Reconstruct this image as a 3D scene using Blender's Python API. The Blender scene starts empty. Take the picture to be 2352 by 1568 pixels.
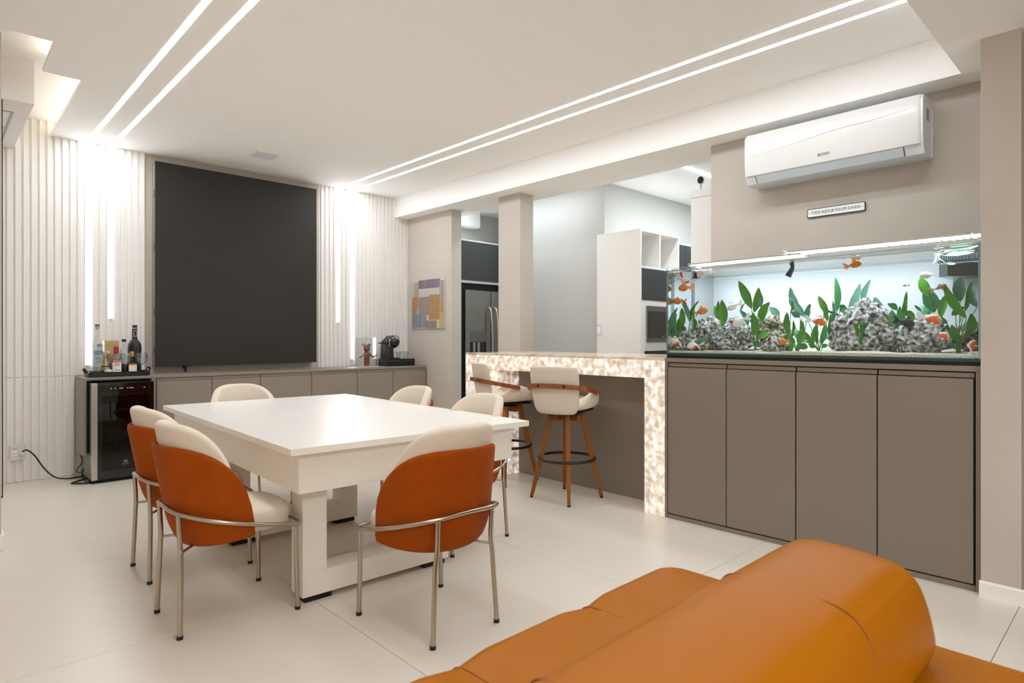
import bpy, bmesh, math, random
from mathutils import Vector, Matrix, noise, Euler

S = bpy.context.scene
COL = S.collection
R = math.radians
PI = math.pi

# ---------------------------------------------------------------- camera
cam_d = bpy.data.cameras.new('camera')
cam = bpy.data.objects.new('camera', cam_d)
COL.objects.link(cam)
cam.location = (0, 0, 1.2)
cam.rotation_euler = (R(90), 0, R(-43.6))
cam_d.sensor_width = 36.0
cam_d.lens = 1419.1 * 36.0 / 2352.0
cam_d.shift_y = -8.0 / 2352.0
cam_d.clip_start = 0.05
cam_d.dof.use_dof = True
cam_d.dof.focus_distance = 3.8
cam_d.dof.aperture_fstop = 4.5
S.camera = cam

# ---------------------------------------------------------------- world, exposure
w = bpy.data.worlds.new('world')
S.world = w
w.use_nodes = True
w.node_tree.nodes['Background'].inputs[0].default_value = (0.75, 0.85, 1.0, 1)
w.node_tree.nodes['Background'].inputs[1].default_value = 0.15
S.view_settings.view_transform = 'Standard'
S.view_settings.look = 'None'
S.view_settings.exposure = 0.62
S.view_settings.gamma = 1.0
S.view_settings.use_curve_mapping = False
S.cycles.use_denoising = True
S.cycles.max_bounces = 14
S.cycles.diffuse_bounces = 10
S.cycles.transparent_max_bounces = 24
S.cycles.caustics_reflective = False
S.cycles.caustics_refractive = False
S.cycles.sample_clamp_indirect = 10.0

LED = 26.0           # radiance of the linear ceiling and wall profiles
LED_K = 18.0         # kitchen profile
LED_COL = (0.90, 0.95, 1.0)
KIT_COL = (0.80, 0.92, 1.0)

# fill lamp added behind the viewpoint, and the ceiling lamps of the kitchen
def area_lamp(name, loc, sx, sy, power, color, rot=(0, 0, 0)):
    d = bpy.data.lights.new(name, 'AREA')
    d.shape = 'RECTANGLE'; d.size = sx; d.size_y = sy
    d.energy = power; d.color = color
    o = bpy.data.objects.new(name, d); COL.objects.link(o)
    o.location = loc; o.rotation_euler = rot
    return o
area_lamp('entrance_fill_lamp', (0.2, -1.6, 2.57), 2.4, 0.5, 45, LED_COL)  # unseen lamp, added as flat fill for the room
area_lamp('kitchen_ceiling_lamp', (6.4, 3.26, 2.885), 2.2, 0.05, 26, KIT_COL)
area_lamp('pantry_ceiling_lamp', (4.95, 5.3, 2.885), 0.05, 1.9, 7, KIT_COL)

# ---------------------------------------------------------------- materials
def lin(c):
    return tuple((x / 12.92 if x <= 0.04045 else ((x + 0.055) / 1.055) ** 2.4) for x in c)
def hx(h):
    h = h.lstrip('#')
    return lin(tuple(int(h[i:i + 2], 16) / 255 for i in (0, 2, 4)))
MATS = {}
def mat(name, color, rough=0.5, metal=0.0, var=0.04, scale=6.0, bump=0.0, bscale=80.0, coat=0.0, sheen=0.0, stretch=(1, 1, 1), spec=0.5, detail=4.0, tint=None):
    if name in MATS: return MATS[name]
    m = bpy.data.materials.new(name); m.use_nodes = True
    nt = m.node_tree; b = nt.nodes['Principled BSDF']
    c = hx(color) if isinstance(color, str) else color
    b.inputs['Roughness'].default_value = rough
    b.inputs['Metallic'].default_value = metal
    b.inputs['Specular IOR Level'].default_value = spec
    if tint: b.inputs['Specular Tint'].default_value = tuple(tint) + (1,)
    if coat: b.inputs['Coat Weight'].default_value = coat; b.inputs['Coat Roughness'].default_value = 0.08
    if sheen: b.inputs['Sheen Weight'].default_value = sheen; b.inputs['Sheen Roughness'].default_value = 0.4
    tc = nt.nodes.new('ShaderNodeTexCoord')
    mp = nt.nodes.new('ShaderNodeMapping'); mp.inputs['Scale'].default_value = stretch
    nt.links.new(tc.outputs['Object'], mp.inputs[0])
    n = nt.nodes.new('ShaderNodeTexNoise'); n.inputs['Scale'].default_value = scale; n.inputs['Detail'].default_value = detail
    nt.links.new(mp.outputs[0], n.inputs['Vector'])
    mx = nt.nodes.new('ShaderNodeMix'); mx.data_type = 'RGBA'
    mx.inputs[6].default_value = tuple(min(1, x * (1 - var)) for x in c) + (1,)
    mx.inputs[7].default_value = tuple(min(1, x * (1 + var)) for x in c) + (1,)
    nt.links.new(n.outputs['Fac'], mx.inputs[0])
    nt.links.new(mx.outputs[2], b.inputs['Base Color'])
    if bump:
        n2 = nt.nodes.new('ShaderNodeTexNoise'); n2.inputs['Scale'].default_value = bscale; n2.inputs['Detail'].default_value = 3
        nt.links.new(mp.outputs[0], n2.inputs['Vector'])
        bp = nt.nodes.new('ShaderNodeBump'); bp.inputs['Strength'].default_value = bump; bp.inputs['Distance'].default_value = 0.002
        nt.links.new(n2.outputs['Fac'], bp.inputs['Height'])
        nt.links.new(bp.outputs[0], b.inputs['Normal'])
    MATS[name] = m
    return m
def emit(name, color, strength):
    if name in MATS: return MATS[name]
    m = bpy.data.materials.new(name); m.use_nodes = True
    nt = m.node_tree; nt.nodes.clear()
    o = nt.nodes.new('ShaderNodeOutputMaterial'); e = nt.nodes.new('ShaderNodeEmission')
    e.inputs[0].default_value = tuple(color) + (1,); e.inputs[1].default_value = strength
    nt.links.new(e.outputs[0], o.inputs[0])
    MATS[name] = m
    return m
def thin_glass(name, tint=(1, 1, 1), refl=1.0, rough=0.02, base=0.0, inner=None):
    """thin clear pane: transparent body, Fresnel gloss; inner = reflectance of the back (wet) side"""
    if name in MATS: return MATS[name]
    m = bpy.data.materials.new(name); m.use_nodes = True
    nt = m.node_tree; nt.nodes.clear()
    o = nt.nodes.new('ShaderNodeOutputMaterial')
    t = nt.nodes.new('ShaderNodeBsdfTransparent'); t.inputs[0].default_value = tuple(tint) + (1,)
    g = nt.nodes.new('ShaderNodeBsdfGlossy'); g.inputs['Roughness'].default_value = rough
    f = nt.nodes.new('ShaderNodeLayerWeight'); f.inputs['Blend'].default_value = 0.5
    pw = nt.nodes.new('ShaderNodeMath'); pw.operation = 'POWER'; pw.inputs[1].default_value = 4.5
    nt.links.new(f.outputs['Facing'], pw.inputs[0])
    ml = nt.nodes.new('ShaderNodeMath'); ml.operation = 'MULTIPLY_ADD'; ml.inputs[1].default_value = 0.85 * refl; ml.inputs[2].default_value = base + 0.03
    ml.use_clamp = True
    nt.links.new(pw.outputs[0], ml.inputs[0])
    mx = nt.nodes.new('ShaderNodeMixShader')
    fac = ml.outputs[0]
    if inner is not None:
        ge = nt.nodes.new('ShaderNodeNewGeometry')
        m2 = nt.nodes.new('ShaderNodeMix'); m2.data_type = 'FLOAT'
        nt.links.new(ge.outputs['Backfacing'], m2.inputs[0]); nt.links.new(fac, m2.inputs[2]); m2.inputs[3].default_value = inner
        fac = m2.outputs[0]
    nt.links.new(fac, mx.inputs[0]); nt.links.new(t.outputs[0], mx.inputs[1]); nt.links.new(g.outputs[0], mx.inputs[2])
    nt.links.new(mx.outputs[0], o.inputs[0])
    MATS[name] = m
    return m
def ramp_noise_mat(name, cols, scale, rough=0.8, kind='noise', detail=8.0, bump=0.0, strengths=None, emission=False, stretch=(1, 1, 1), distort=0.0):
    """colour ramp over a noise; with emission=True the stone is lit from behind"""
    if name in MATS: return MATS[name]
    m = bpy.data.materials.new(name); m.use_nodes = True
    nt = m.node_tree; b = nt.nodes['Principled BSDF']; b.inputs['Roughness'].default_value = rough
    tc = nt.nodes.new('ShaderNodeTexCoord'); mp = nt.nodes.new('ShaderNodeMapping'); mp.inputs['Scale'].default_value = stretch
    nt.links.new(tc.outputs['Object'], mp.inputs[0])
    if kind == 'voronoi':
        n = nt.nodes.new('ShaderNodeTexVoronoi'); n.inputs['Scale'].default_value = scale; out = n.outputs['Distance']
    else:
        n = nt.nodes.new('ShaderNodeTexNoise'); n.inputs['Scale'].default_value = scale; n.inputs['Detail'].default_value = detail
        n.inputs['Distortion'].default_value = distort; out = n.outputs['Fac']
    nt.links.new(mp.outputs[0], n.inputs['Vector'])
    r = nt.nodes.new('ShaderNodeValToRGB')
    while len(r.color_ramp.elements) < len(cols): r.color_ramp.elements.new(0.5)
    for e, (p, c) in zip(r.color_ramp.elements, cols):
        e.position = p; e.color = (hx(c) if isinstance(c, str) else c) + (1,)
    nt.links.new(out, r.inputs[0]); nt.links.new(r.outputs[0], b.inputs['Base Color'])
    if emission:
        nt.links.new(r.outputs[0], b.inputs['Emission Color'])
        r2 = nt.nodes.new('ShaderNodeValToRGB')
        while len(r2.color_ramp.elements) < len(strengths): r2.color_ramp.elements.new(0.5)
        for e, (p, v) in zip(r2.color_ramp.elements, strengths):
            e.position = p; e.color = (v, v, v, 1)
        nt.links.new(out, r2.inputs[0])
        ml = nt.nodes.new('ShaderNodeMath'); ml.operation = 'MULTIPLY'; ml.inputs[1].default_value = 2.0
        nt.links.new(r2.outputs[0], ml.inputs[0]); nt.links.new(ml.outputs[0], b.inputs['Emission Strength'])
    if bump:
        bp = nt.nodes.new('ShaderNodeBump'); bp.inputs['Strength'].default_value = bump; bp.inputs['Distance'].default_value = 0.01
        nt.links.new(out, bp.inputs['Height']); nt.links.new(bp.outputs[0], b.inputs['Normal'])
    MATS[name] = m
    return m

M = dict(
    white=mat('white_paint', '#efece8', 0.7, var=0.01),
    ceil=mat('ceiling_paint', '#f6f4f1', 0.85, var=0.012),
    slat=mat('white_slat', '#eeebe7', 0.45, var=0.015),
    plaster=mat('greige_plaster', '#c0b7ad', 0.85, var=0.09, scale=2.2, bump=0.06, bscale=30),
    plaster_k=mat('grey_plaster', '#c4c1bc', 0.85, var=0.10, scale=1.6, bump=0.06, bscale=30),
    grout=mat('grout', '#a39684', 0.9),
    tile=mat('porcelain_tile', '#ded5c8', 0.32, var=0.03, scale=3.0, stretch=(1, 2.5, 1), spec=0.4),
    taupe=mat('taupe_lacquer', '#83786c', 0.42, var=0.03, scale=3),
    taupe_d=mat('taupe_shadow_gap', '#4d463f', 0.6),
    bench=mat('bench_taupe', '#8a8074', 0.4, var=0.03, scale=3),
    black=mat('black_plastic', '#101010', 0.35),
    matte_black=mat('matte_black', '#0b0b0b', 0.7),
    gloss_black=mat('gloss_black', '#060606', 0.08, coat=0.5),
    screen=mat('led_wall_face', '#241f18', 0.65, var=0.05, scale=2),
    screen_side=mat('panel_side_grey', '#8b837a', 0.5),
    table=mat('table_white', '#f1ece5', 0.28, var=0.01),
    table_b=mat('table_body', '#ece5da', 0.45, var=0.01),
    rust=mat('rust_velvet', '#9c4606', 0.85, var=0.16, scale=14, bump=0.15, bscale=260, sheen=0.05, spec=0.12),
    cream=mat('cream_boucle', '#ddd0be', 0.95, var=0.05, scale=60, bump=0.35, bscale=320, sheen=0.05, spec=0.2),
    steel=mat('champagne_steel', '#b9ac9b', 0.28, metal=1.0, var=0.03, scale=30),
    inox=mat('brushed_inox', '#9c9c98', 0.32, metal=1.0, var=0.05, scale=4, stretch=(1, 1, 40)),
    inox_l=mat('pale_inox', '#c9c6c0', 0.3, metal=1.0, var=0.04),
    wood=mat('amber_wood', '#8a5114', 0.42, var=0.25, scale=5, stretch=(6, 6, 0.6), spec=0.3),
    wood2=mat('bent_wood', '#8d4a1f', 0.25, var=0.2, scale=6, coat=0.5),
    leather=mat('tan_leather', '#a9640c', 0.34, var=0.05, scale=5, bump=0.06, bscale=160, spec=0.10, tint=(1.0, 0.62, 0.26)),
    seam=mat('leather_seam', '#8a5210', 0.6),
    ac=mat('ac_plastic', '#dddbd8', 0.25, var=0.005),
    ac2=mat('ac_plastic_lower', '#e2e6ea', 0.35, var=0.005),
    grey=mat('grey_print', '#8c8f92', 0.5),
    navy=mat('navy_ink', '#20304c', 0.5),
    signw=mat('sign_white', '#f4f2ee', 0.3),
    dark_door=mat('graphite_door', '#3b3c3d', 0.5, var=0.03),
    k_white=mat('kitchen_white', '#eeebe6', 0.5, var=0.01),
    oven=mat('oven_face', '#7d7872', 0.25, metal=0.6),
    oven_g=mat('oven_glass', '#3b3631', 0.08),
    led=emit('led_diffuser', LED_COL, LED),
    led_w=emit('led_diffuser_wall', LED_COL, LED * 0.34),
    led_k=emit('led_diffuser_cool', KIT_COL, LED_K),
    cove=emit('cove_tape', (1.0, 0.88, 0.72), 9.0),
    tank_led=emit('tank_led', (0.86, 0.94, 1.0), 18.0),
    glass=thin_glass('tank_glass', (0.955, 0.985, 0.985)),
    glass_end=thin_glass('tank_end_glass', (0.8, 0.93, 0.93), base=0.72),
    water=thin_glass('water_surface', (0.97, 0.99, 1.0), inner=0.6, rough=0.01),
    glass_edge=mat('glass_edge', '#4c8487', 0.1),
    clear=thin_glass('clear_glass', (0.90, 0.93, 0.95), refl=1.3, base=0.06),
    acryl=thin_glass('acrylic', (0.97, 0.97, 0.97), refl=1.2, base=0.02),
    dark_glass=thin_glass('smoked_glass', (0.10, 0.10, 0.10), refl=1.0, base=0.02),
    tint_glass=thin_glass('door_glass', (0.25, 0.3, 0.33), refl=1.0, base=0.05),
)
M['onyx'] = ramp_noise_mat('backlit_onyx', [(0.26, '#d6c0a8'), (0.44, '#e6d8c7'), (0.58, '#f3ebe1'), (0.72, '#fffcf8')], 20.0, 0.25, detail=9, distort=0.35,
                           emission=True, strengths=[(0.26, 0.03), (0.44, 0.09), (0.56, 0.16), (0.70, 0.26)])
M['onyx_top'] = ramp_noise_mat('onyx_slab', [(0.3, '#c9a883'), (0.5, '#e6d3bd'), (0.7, '#f5ece0')], 7.0, 0.12, detail=7, distort=1.0)
M['rock'] = ramp_noise_mat('porous_rock', [(0.34, '#23201d'), (0.45, '#77746f'), (0.55, '#b3b2b0'), (0.68, '#eeeef0')], 48.0, 0.95, detail=12, bump=0.6)
M['rock2'] = ramp_noise_mat('mossy_rock', [(0.34, '#1f1b16'), (0.48, '#756b55'), (0.6, '#aea89b'), (0.72, '#dcdcda')], 44.0, 0.95, detail=12, bump=0.6)
M['sand'] = ramp_noise_mat('tank_sand', [(0.3, '#a39474'), (0.5, '#d6cebb'), (0.7, '#f6f4ee')], 180.0, 0.95, detail=3)

# ---------------------------------------------------------------- helpers
def tag(o, label, cat=None, group=None, kind=None):
    o['label'] = label
    if cat: o['category'] = cat
    if group: o['group'] = group
    if kind: o['kind'] = kind
    return o
def thing(name, label, cat, loc=(0, 0, 0), rotz=0.0, group=None, kind=None):
    o = bpy.data.objects.new(name, None); COL.objects.link(o)
    o.empty_display_size = 0.1
    o.location = loc; o.rotation_euler = (0, 0, rotz)
    return tag(o, label, cat, group, kind)
def world_mx(o):
    m = Matrix.LocRotScale(o.location, o.rotation_euler, o.scale)
    return (world_mx(o.parent) @ m) if o.parent else m
def obj(name, bm, m, parent=None, local=False, smooth=None, origin=None):
    """one mesh object. Coordinates are world ones unless local=True; the mesh of a top-level object gets its origin at its base"""
    me = bpy.data.meshes.new(name)
    if parent is not None and not local:
        bmesh.ops.transform(bm, matrix=world_mx(parent).inverted(), verts=bm.verts)
    o = bpy.data.objects.new(name, me); COL.objects.link(o)
    if parent is None and not local:
        xs = [v.co.x for v in bm.verts]; ys = [v.co.y for v in bm.verts]; zs = [v.co.z for v in bm.verts]
        base = Vector(origin) if origin else Vector(((min(xs) + max(xs)) / 2, (min(ys) + max(ys)) / 2, min(zs)))
        bmesh.ops.translate(bm, vec=-base, verts=bm.verts)
        o.location = base
    bmesh.ops.recalc_face_normals(bm, faces=bm.faces)
    bm.to_mesh(me); bm.free()
    if smooth is not None:
        for p in me.polygons: p.use_smooth = True
        me.set_sharp_from_angle(angle=R(smooth))
    if m: me.materials.append(m)
    if parent is not None: o.parent = parent
    return o
def bmnew(): return bmesh.new()
def add_box(bm, x0, x1, y0, y1, z0, z1, bevel=0.0, seg=2):
    vs = [bm.verts.new((x, y, z)) for x in (x0, x1) for y in (y0, y1) for z in (z0, z1)]
    f = [(0, 1, 3, 2), (4, 6, 7, 5), (0, 4, 5, 1), (2, 3, 7, 6), (0, 2, 6, 4), (1, 5, 7, 3)]
    fs = [bm.faces.new([vs[i] for i in q]) for q in f]
    if bevel:
        es = list({e for q in fs for e in q.edges})
        bmesh.ops.bevel(bm, geom=es, offset=bevel, segments=seg, affect='EDGES', profile=0.5)
    return bm
def box(name, x0, x1, y0, y1, z0, z1, m, parent=None, bevel=0.003, local=False):
    bm = add_box(bmnew(), x0, x1, y0, y1, z0, z1, bevel)
    return obj(name, bm, m, parent, local)
def add_loft(bm, rings, closed=True, cap0=True, cap1=True):
    rs = [[bm.verts.new(p) for p in r] for r in rings]
    n = len(rs[0])
    for a, b in zip(rs, rs[1:]):
        for i in range(n if closed else n - 1):
            j = (i + 1) % n
            bm.faces.new((a[i], a[j], b[j], b[i]))
    if cap0: bm.faces.new(rs[0][::-1])
    if cap1: bm.faces.new(rs[-1])
    return bm
def add_lathe(bm, prof, cx=0, cy=0, cz=0, n=24):
    rings = []
    for r, z in prof:
        r = max(r, 1e-4)
        rings.append([(cx + r * math.cos(2 * PI * i / n), cy + r * math.sin(2 * PI * i / n), cz + z) for i in range(n)])
    return add_loft(bm, rings)
def smooth_path(pts, k=6, closed=False):
    """Catmull-Rom through pts"""
    P = [Vector(p) for p in pts]; n = len(P); out = []
    rng = range(n) if closed else range(n - 1)
    for i in rng:
        p1, p2 = P[i], P[(i + 1) % n]
        p0 = P[(i - 1) % n] if (closed or i > 0) else p1 * 2 - p2
        p3 = P[(i + 2) % n] if (closed or i + 2 < n) else p2 * 2 - p1
        for s in range(k):
            t = s / k
            out.append(0.5 * ((2 * p1) + (p2 - p0) * t + (2 * p0 - 5 * p1 + 4 * p2 - p3) * t * t + (3 * p1 - p0 - 3 * p2 + p3) * t ** 3))
    if not closed: out.append(P[-1])
    return out
def add_tube(bm, pts, r, n=10, closed=False, rz=None):
    """tube along pts; r a number or a list; rz flattens it"""
    P = [Vector(p) for p in pts]; k = len(P)
    rr = r if isinstance(r, (list, tuple)) else [r] * k
    rings = []; up = None
    for i, p in enumerate(P):
        if closed: t = (P[(i + 1) % k] - P[i - 1])
        else: t = P[min(i + 1, k - 1)] - P[max(i - 1, 0)]
        t.normalize()
        if up is None: up = Vector((0, 0, 1)) if abs(t.z) < 0.9 else Vector((1, 0, 0))
        s = t.cross(up); s.normalize(); up = s.cross(t); up.normalize()
        rings.append([p + (s * math.cos(2 * PI * j / n) + up * math.sin(2 * PI * j / n) * (rz or 1)) * rr[i] for j in range(n)])
    if closed:
        rings.append(rings[0])
        add_loft(bm, rings, cap0=False, cap1=False)
        bmesh.ops.remove_doubles(bm, verts=bm.verts, dist=1e-6)
    else: add_loft(bm, rings)
    return bm
def tube(name, pts, r, m, parent=None, local=False, n=10, closed=False):
    return obj(name, add_tube(bmnew(), pts, r, n, closed), m, parent, local, smooth=50)
def add_prism(bm, poly, a0, a1, axis='y'):
    """polygon swept between a0 and a1; axis y: poly is (x,z); axis x: poly is (y,z); axis z: poly is (x,y)"""
    def P(p, a):
        return {'y': (p[0], a, p[1]), 'x': (a, p[0], p[1]), 'z': (p[0], p[1], a)}[axis]
    return add_loft(bm, [[P(p, a0) for p in poly], [P(p, a1) for p in poly]])
def prism(name, poly, a0, a1, m, parent=None, axis='y', bevel=0.0, local=False, smooth=None):
    bm = add_prism(bmnew(), poly, a0, a1, axis)
    if bevel:
        bmesh.ops.bevel(bm, geom=list(bm.edges), offset=bevel, segments=2, affect='EDGES', profile=0.5)
    return obj(name, bm, m, parent, local, smooth)
def rrect(x0, x1, y0, y1, r, n=5):
    pts = []
    for cx, cy, a in ((x1 - r, y1 - r, 0), (x0 + r, y1 - r, 90), (x0 + r, y0 + r, 180), (x1 - r, y0 + r, 270)):
        for i in range(n + 1):
            t = R(a + 90 * i / n); pts.append((cx + r * math.cos(t), cy + r * math.sin(t)))
    return pts
def dup(o, parent=None, loc=None, rotz=None, label=None):
    c = o.copy(); COL.objects.link(c)
    if parent is not None: c.parent = parent
    if loc is not None: c.location = loc
    if rotz is not None: c.rotation_euler = (0, 0, rotz)
    if label: c['label'] = label
    for ch in list(o.children): dup(ch, c)
    return c
def text(name, body, size, loc, right, m, parent=None, depth=0.0006, width=None, align='CENTER'):
    """flat lettering: baseline centre at loc, running along `right`, upright"""
    cu = bpy.data.curves.new(name, 'FONT'); cu.body = body; cu.size = size; cu.align_x = align; cu.align_y = 'CENTER'
    cu.extrude = depth; cu.resolution_u = 2
    t = bpy.data.objects.new(name, cu); COL.objects.link(t)
    dg = bpy.context.evaluated_depsgraph_get(); dg.update()
    me = bpy.data.meshes.new_from_object(t.evaluated_get(dg))
    bpy.data.objects.remove(t); bpy.data.curves.remove(cu)
    bm = bmnew(); bm.from_mesh(me); bpy.data.meshes.remove(me)
    if width:
        xs = [v.co.x for v in bm.verts]; k = width / max(1e-6, max(xs) - min(xs))
        bmesh.ops.scale(bm, vec=(k, 1, 1), verts=bm.verts)
    rt = Vector(right).normalized(); up = Vector((0, 0, 1)); nn = rt.cross(up)
    mx = Matrix((rt, up, nn)).transposed().to_4x4(); mx.translation = Vector(loc)
    bmesh.ops.transform(bm, matrix=mx, verts=bm.verts)
    return obj(name, bm, m, parent)
# ================================================================ THE SETTING
WY = 6.56            # back (slatted) wall
CZ = 2.93            # main ceiling
WX = 4.43            # aquarium wall
FX = 4.235           # face of the ceiling beam
random.seed(4)

# floor: grout bed with single porcelain tiles
floor = obj('floor', add_box(bmnew(), -2.7, 8.0, -3.2, 6.9, -0.06, -0.004), M['grout'])
tag(floor, 'pale beige floor of large square porcelain tiles', 'floor', kind='structure')
TP = 1.17
tile_me = None
for i in range(-4, 6):
    for j in range(-4, 6):
        x0 = 1.294 + TP * i; y0 = 0.435 + TP * j
        if x0 > 7.9 or y0 > 6.85 or x0 + TP < -2.6 or y0 + TP < -3.1: continue
        if tile_me is None:
            t = box('tile', -TP / 2 + .0012, TP / 2 - .0012, -TP / 2 + .0012, TP / 2 - .0012, -0.012, 0.0, M['tile'], None, 0.0008, local=True)
            tile_me = t.data
        else:
            t = bpy.data.objects.new('tile', tile_me); COL.objects.link(t)
        t.parent = floor
        t.location = Vector((x0 + TP / 2, y0 + TP / 2, 0)) - floor.location

# back wall with slats
wall_back = tag(box('wall_back', -2.7, 4.56, WY + 0.03, WY + 0.2, 0, 3.3, M['white'], None, 0), 'white back wall clad in narrow vertical slats either side of the dark screen', 'wall', kind='structure')
bx = lambda n, *a, **k: box(n, *a, **k)
bx('recess_panel', 1.497, 3.237, WY + 0.012, WY + 0.031, 0.0, CZ, M['plaster'], wall_back, bevel=0)
PITCH = 0.0527
def slats(x0, x1, zs):
    n = int(round((x1 - x0) / PITCH)); p = (x1 - x0) / n
    box('slat_backing', x0, x1, WY + 0.012, WY + 0.031, 0.0, 3.06, M['slat'], wall_back, 0)
    shared = {}
    for i in range(n):
        a = x0 + p * i + p * 0.42
        for za, zb in zs:
            key = (za, zb)
            if key not in shared:
                o = box('slat', -p * 0.29, p * 0.29, -0.006, 0.013, za, zb, M['slat'], None, 0.0015, local=True)
                shared[key] = o.data
            else:
                o = bpy.data.objects.new('slat', shared[key]); COL.objects.link(o)
            o.parent = wall_back
            o.location = Vector((a + p * 0.29, WY, 0)) - wall_back.location
slats(0.1, 0.955, [(0.004, 0.868), (0.873, 3.05)])
slats(0.955, 1.497, [(0.873, 2.93)])
slats(3.237, 4.235, [(0.868, 2.93)])
slats(4.235, 4.442, [(0.868, 2.69)])

# main ceiling (stepped edge at the bulkhead side), upper ceiling, beam, lowered entrance ceiling
prism('ceiling', [(-2.7, 0.724), (FX, 0.724), (FX, WY + 0.03), (0.788, WY + 0.03), (0.774, 5.003), (0.56, 5.003), (0.553, 4.463), (-2.7, 4.463)], CZ, CZ + 0.028, M['ceil'], None, 'z')
tag(bpy.data.objects['ceiling'], 'flat off-white plasterboard ceiling carrying paired light lines', 'ceiling', kind='structure')
tag(box('ceiling_upper', -2.7, 1.3, 4.2, WY + 0.05, 3.05, 3.15, M['ceil'], None, 0), 'raised white ceiling glimpsed above the stepped plasterboard edge', 'ceiling', kind='structure')
tag(box('ceiling_entry', -2.7, 3.967, -3.2, 0.724, 2.59, 2.98, M['ceil'], None, 0.002), 'lowered grey-looking ceiling over the sofa side', 'ceiling', kind='structure')
tag(box('trim_1', FX, 4.80, -0.6, WY + 0.03, 2.69, 3.05, M['ceil'], None, 0.002), 'long white ceiling beam above the bar and the aquarium wall', 'beam', kind='structure')
tag(box('ceiling_soffit', 3.967, FX, -3.2, 0.724, 2.69, 2.98, M['ceil'], None, 0), 'narrow ceiling strip beside the beam over the aquarium column', 'ceiling', kind='structure')
tag(box('ceiling_kitchen', 4.78, 8.0, 0.4, 6.9, 2.90, 3.05, M['ceil'], None, 0), 'white kitchen ceiling with one cool light line', 'ceiling', kind='structure')

# bulkhead with access panel (upper corner by the slats)
bh = thing('bulkhead', 'white boxed-in bulkhead under the raised ceiling with framed access panel', 'bulkhead', (0.1, 5.9, 2.77), kind='structure')
box('shell', -0.6, 0.54, 5.227, WY + 0.01, 2.77, 3.06, M['white'], bh, 0.002)
for a in [(0.18, 0.44, 5.50, 5.515), (0.18, 0.44, 5.95, 5.965), (0.18, 0.44, 6.35, 6.365), (0.44, 0.455, 5.50, 6.365)]:
    box('panel_frame', a[0], a[1], a[2], a[3], 2.766, 2.772, mat('panel_line_grey', '#aeb2ae', 0.6), bh, 0.001)
# hanging cord beside it
tag(tube('hanging_cord', smooth_path([(0.374, 5.262, 2.77), (0.375, 5.262, 2.2), (0.375, 5.262, 1.2), (0.376, 5.262, 0.25), (0.372, 5.262, 0.16), (0.355, 5.262, 0.13)], 5), 0.0035, M['black'], None, n=6),
    'thin dark cord hanging from the white bulkhead corner', 'cord')

# cove tape lying on the stepped ceiling edge
for n, (a, b, c, d), lb in [('cove_light', (0.83, 0.85, 5.05, 6.5), 'warm cove light tape on the inner ceiling step by the slats'), ('cove_light', (0.60, 0.62, 4.50, 4.97), 'warm cove light tape on the outer short ceiling step')]:
    t = thing(n, lb, 'lamp', ((a + b) / 2, (c + d) / 2, CZ + 0.028))
    box('tape', a, b, c, d, CZ + 0.030, CZ + 0.036, M['cove'], t, 0)
    box('channel', a - 0.006, b + 0.006, c, d, CZ + 0.0285, CZ + 0.0305, M['white'], t, 0)

# aquarium wall, pillars, column
tag(box('wall_right', WX, 4.60, -3.2, 2.41, 0, 2.70, M['plaster'], None, 0.002), 'greige plaster wall behind the aquarium and air conditioner', 'wall', kind='structure')
tag(box('pillar', 4.42, 4.565, 5.655, WY + 0.03, 0, 2.70, M['plaster'], None, 0.002), 'greige wall pier carrying the colourful acrylic picture', 'pillar', kind='structure')
tag(box('pillar', 4.42, 4.61, 4.52, 4.85, 0, 2.70, M['plaster'], None, 0.002), 'square greige pillar standing at the end of the glowing bar', 'pillar', kind='structure')
tag(box('pillar', 3.56, WX, 0.43, 0.578, 0, 2.60, M['plaster'], None, 0.002), 'tall greige column closing the aquarium niche', 'pillar', kind='structure')
tag(prism('baseboard_right', [(3.56, 0), (3.545, 0), (3.545, 0.068), (3.55, 0.075), (3.56, 0.075)], 0.418, 0.582, M['white'], None, 'y'), 'white skirting at the foot of the aquarium column', 'skirting', kind='structure')
# pier at the far edge of the picture on the bulkhead side
tag(box('pillar', -0.4, 0.318, 4.53, 4.75, 0, CZ, M['plaster'], None, 0.002), 'grey wall pier showing as a sliver at the picture edge beside the slats', 'pillar', kind='structure')
tag(box('baseboard_left', -0.4, 0.333, 4.515, 4.76, 0, 0.085, M['white'], None, 0.004), 'white skirting around the grey pier at the picture edge', 'skirting', kind='structure')

# rest of the room
tag(box('wall_left', -2.8, -2.65, -3.2, 6.9, 0, 3.1, M['white'], None, 0), 'plain white wall far beyond the picture edge', 'wall', kind='structure')
tag(box('wall_front', -2.8, 4.6, -3.3, -3.15, 0, 3.0, M['white'], None, 0), 'plain white wall behind the viewer', 'wall', kind='structure')
# glazed door next to the column
d1 = thing('door_1', 'dark glazed door beyond the greige aquarium column', 'door', (3.8, -0.5, 0), kind='structure')
box('door_frame', 3.74, 3.80, 0.36, 0.43, 0, 2.6, M['black'], d1)
box('pane', 3.765, 3.775, -1.6, 0.36, 0.02, 2.6, M['tint_glass'], d1, 0)
box('door_backing', 3.95, 4.0, -1.7, 0.43, 0, 2.6, M['dark_door'], d1, 0)

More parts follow.
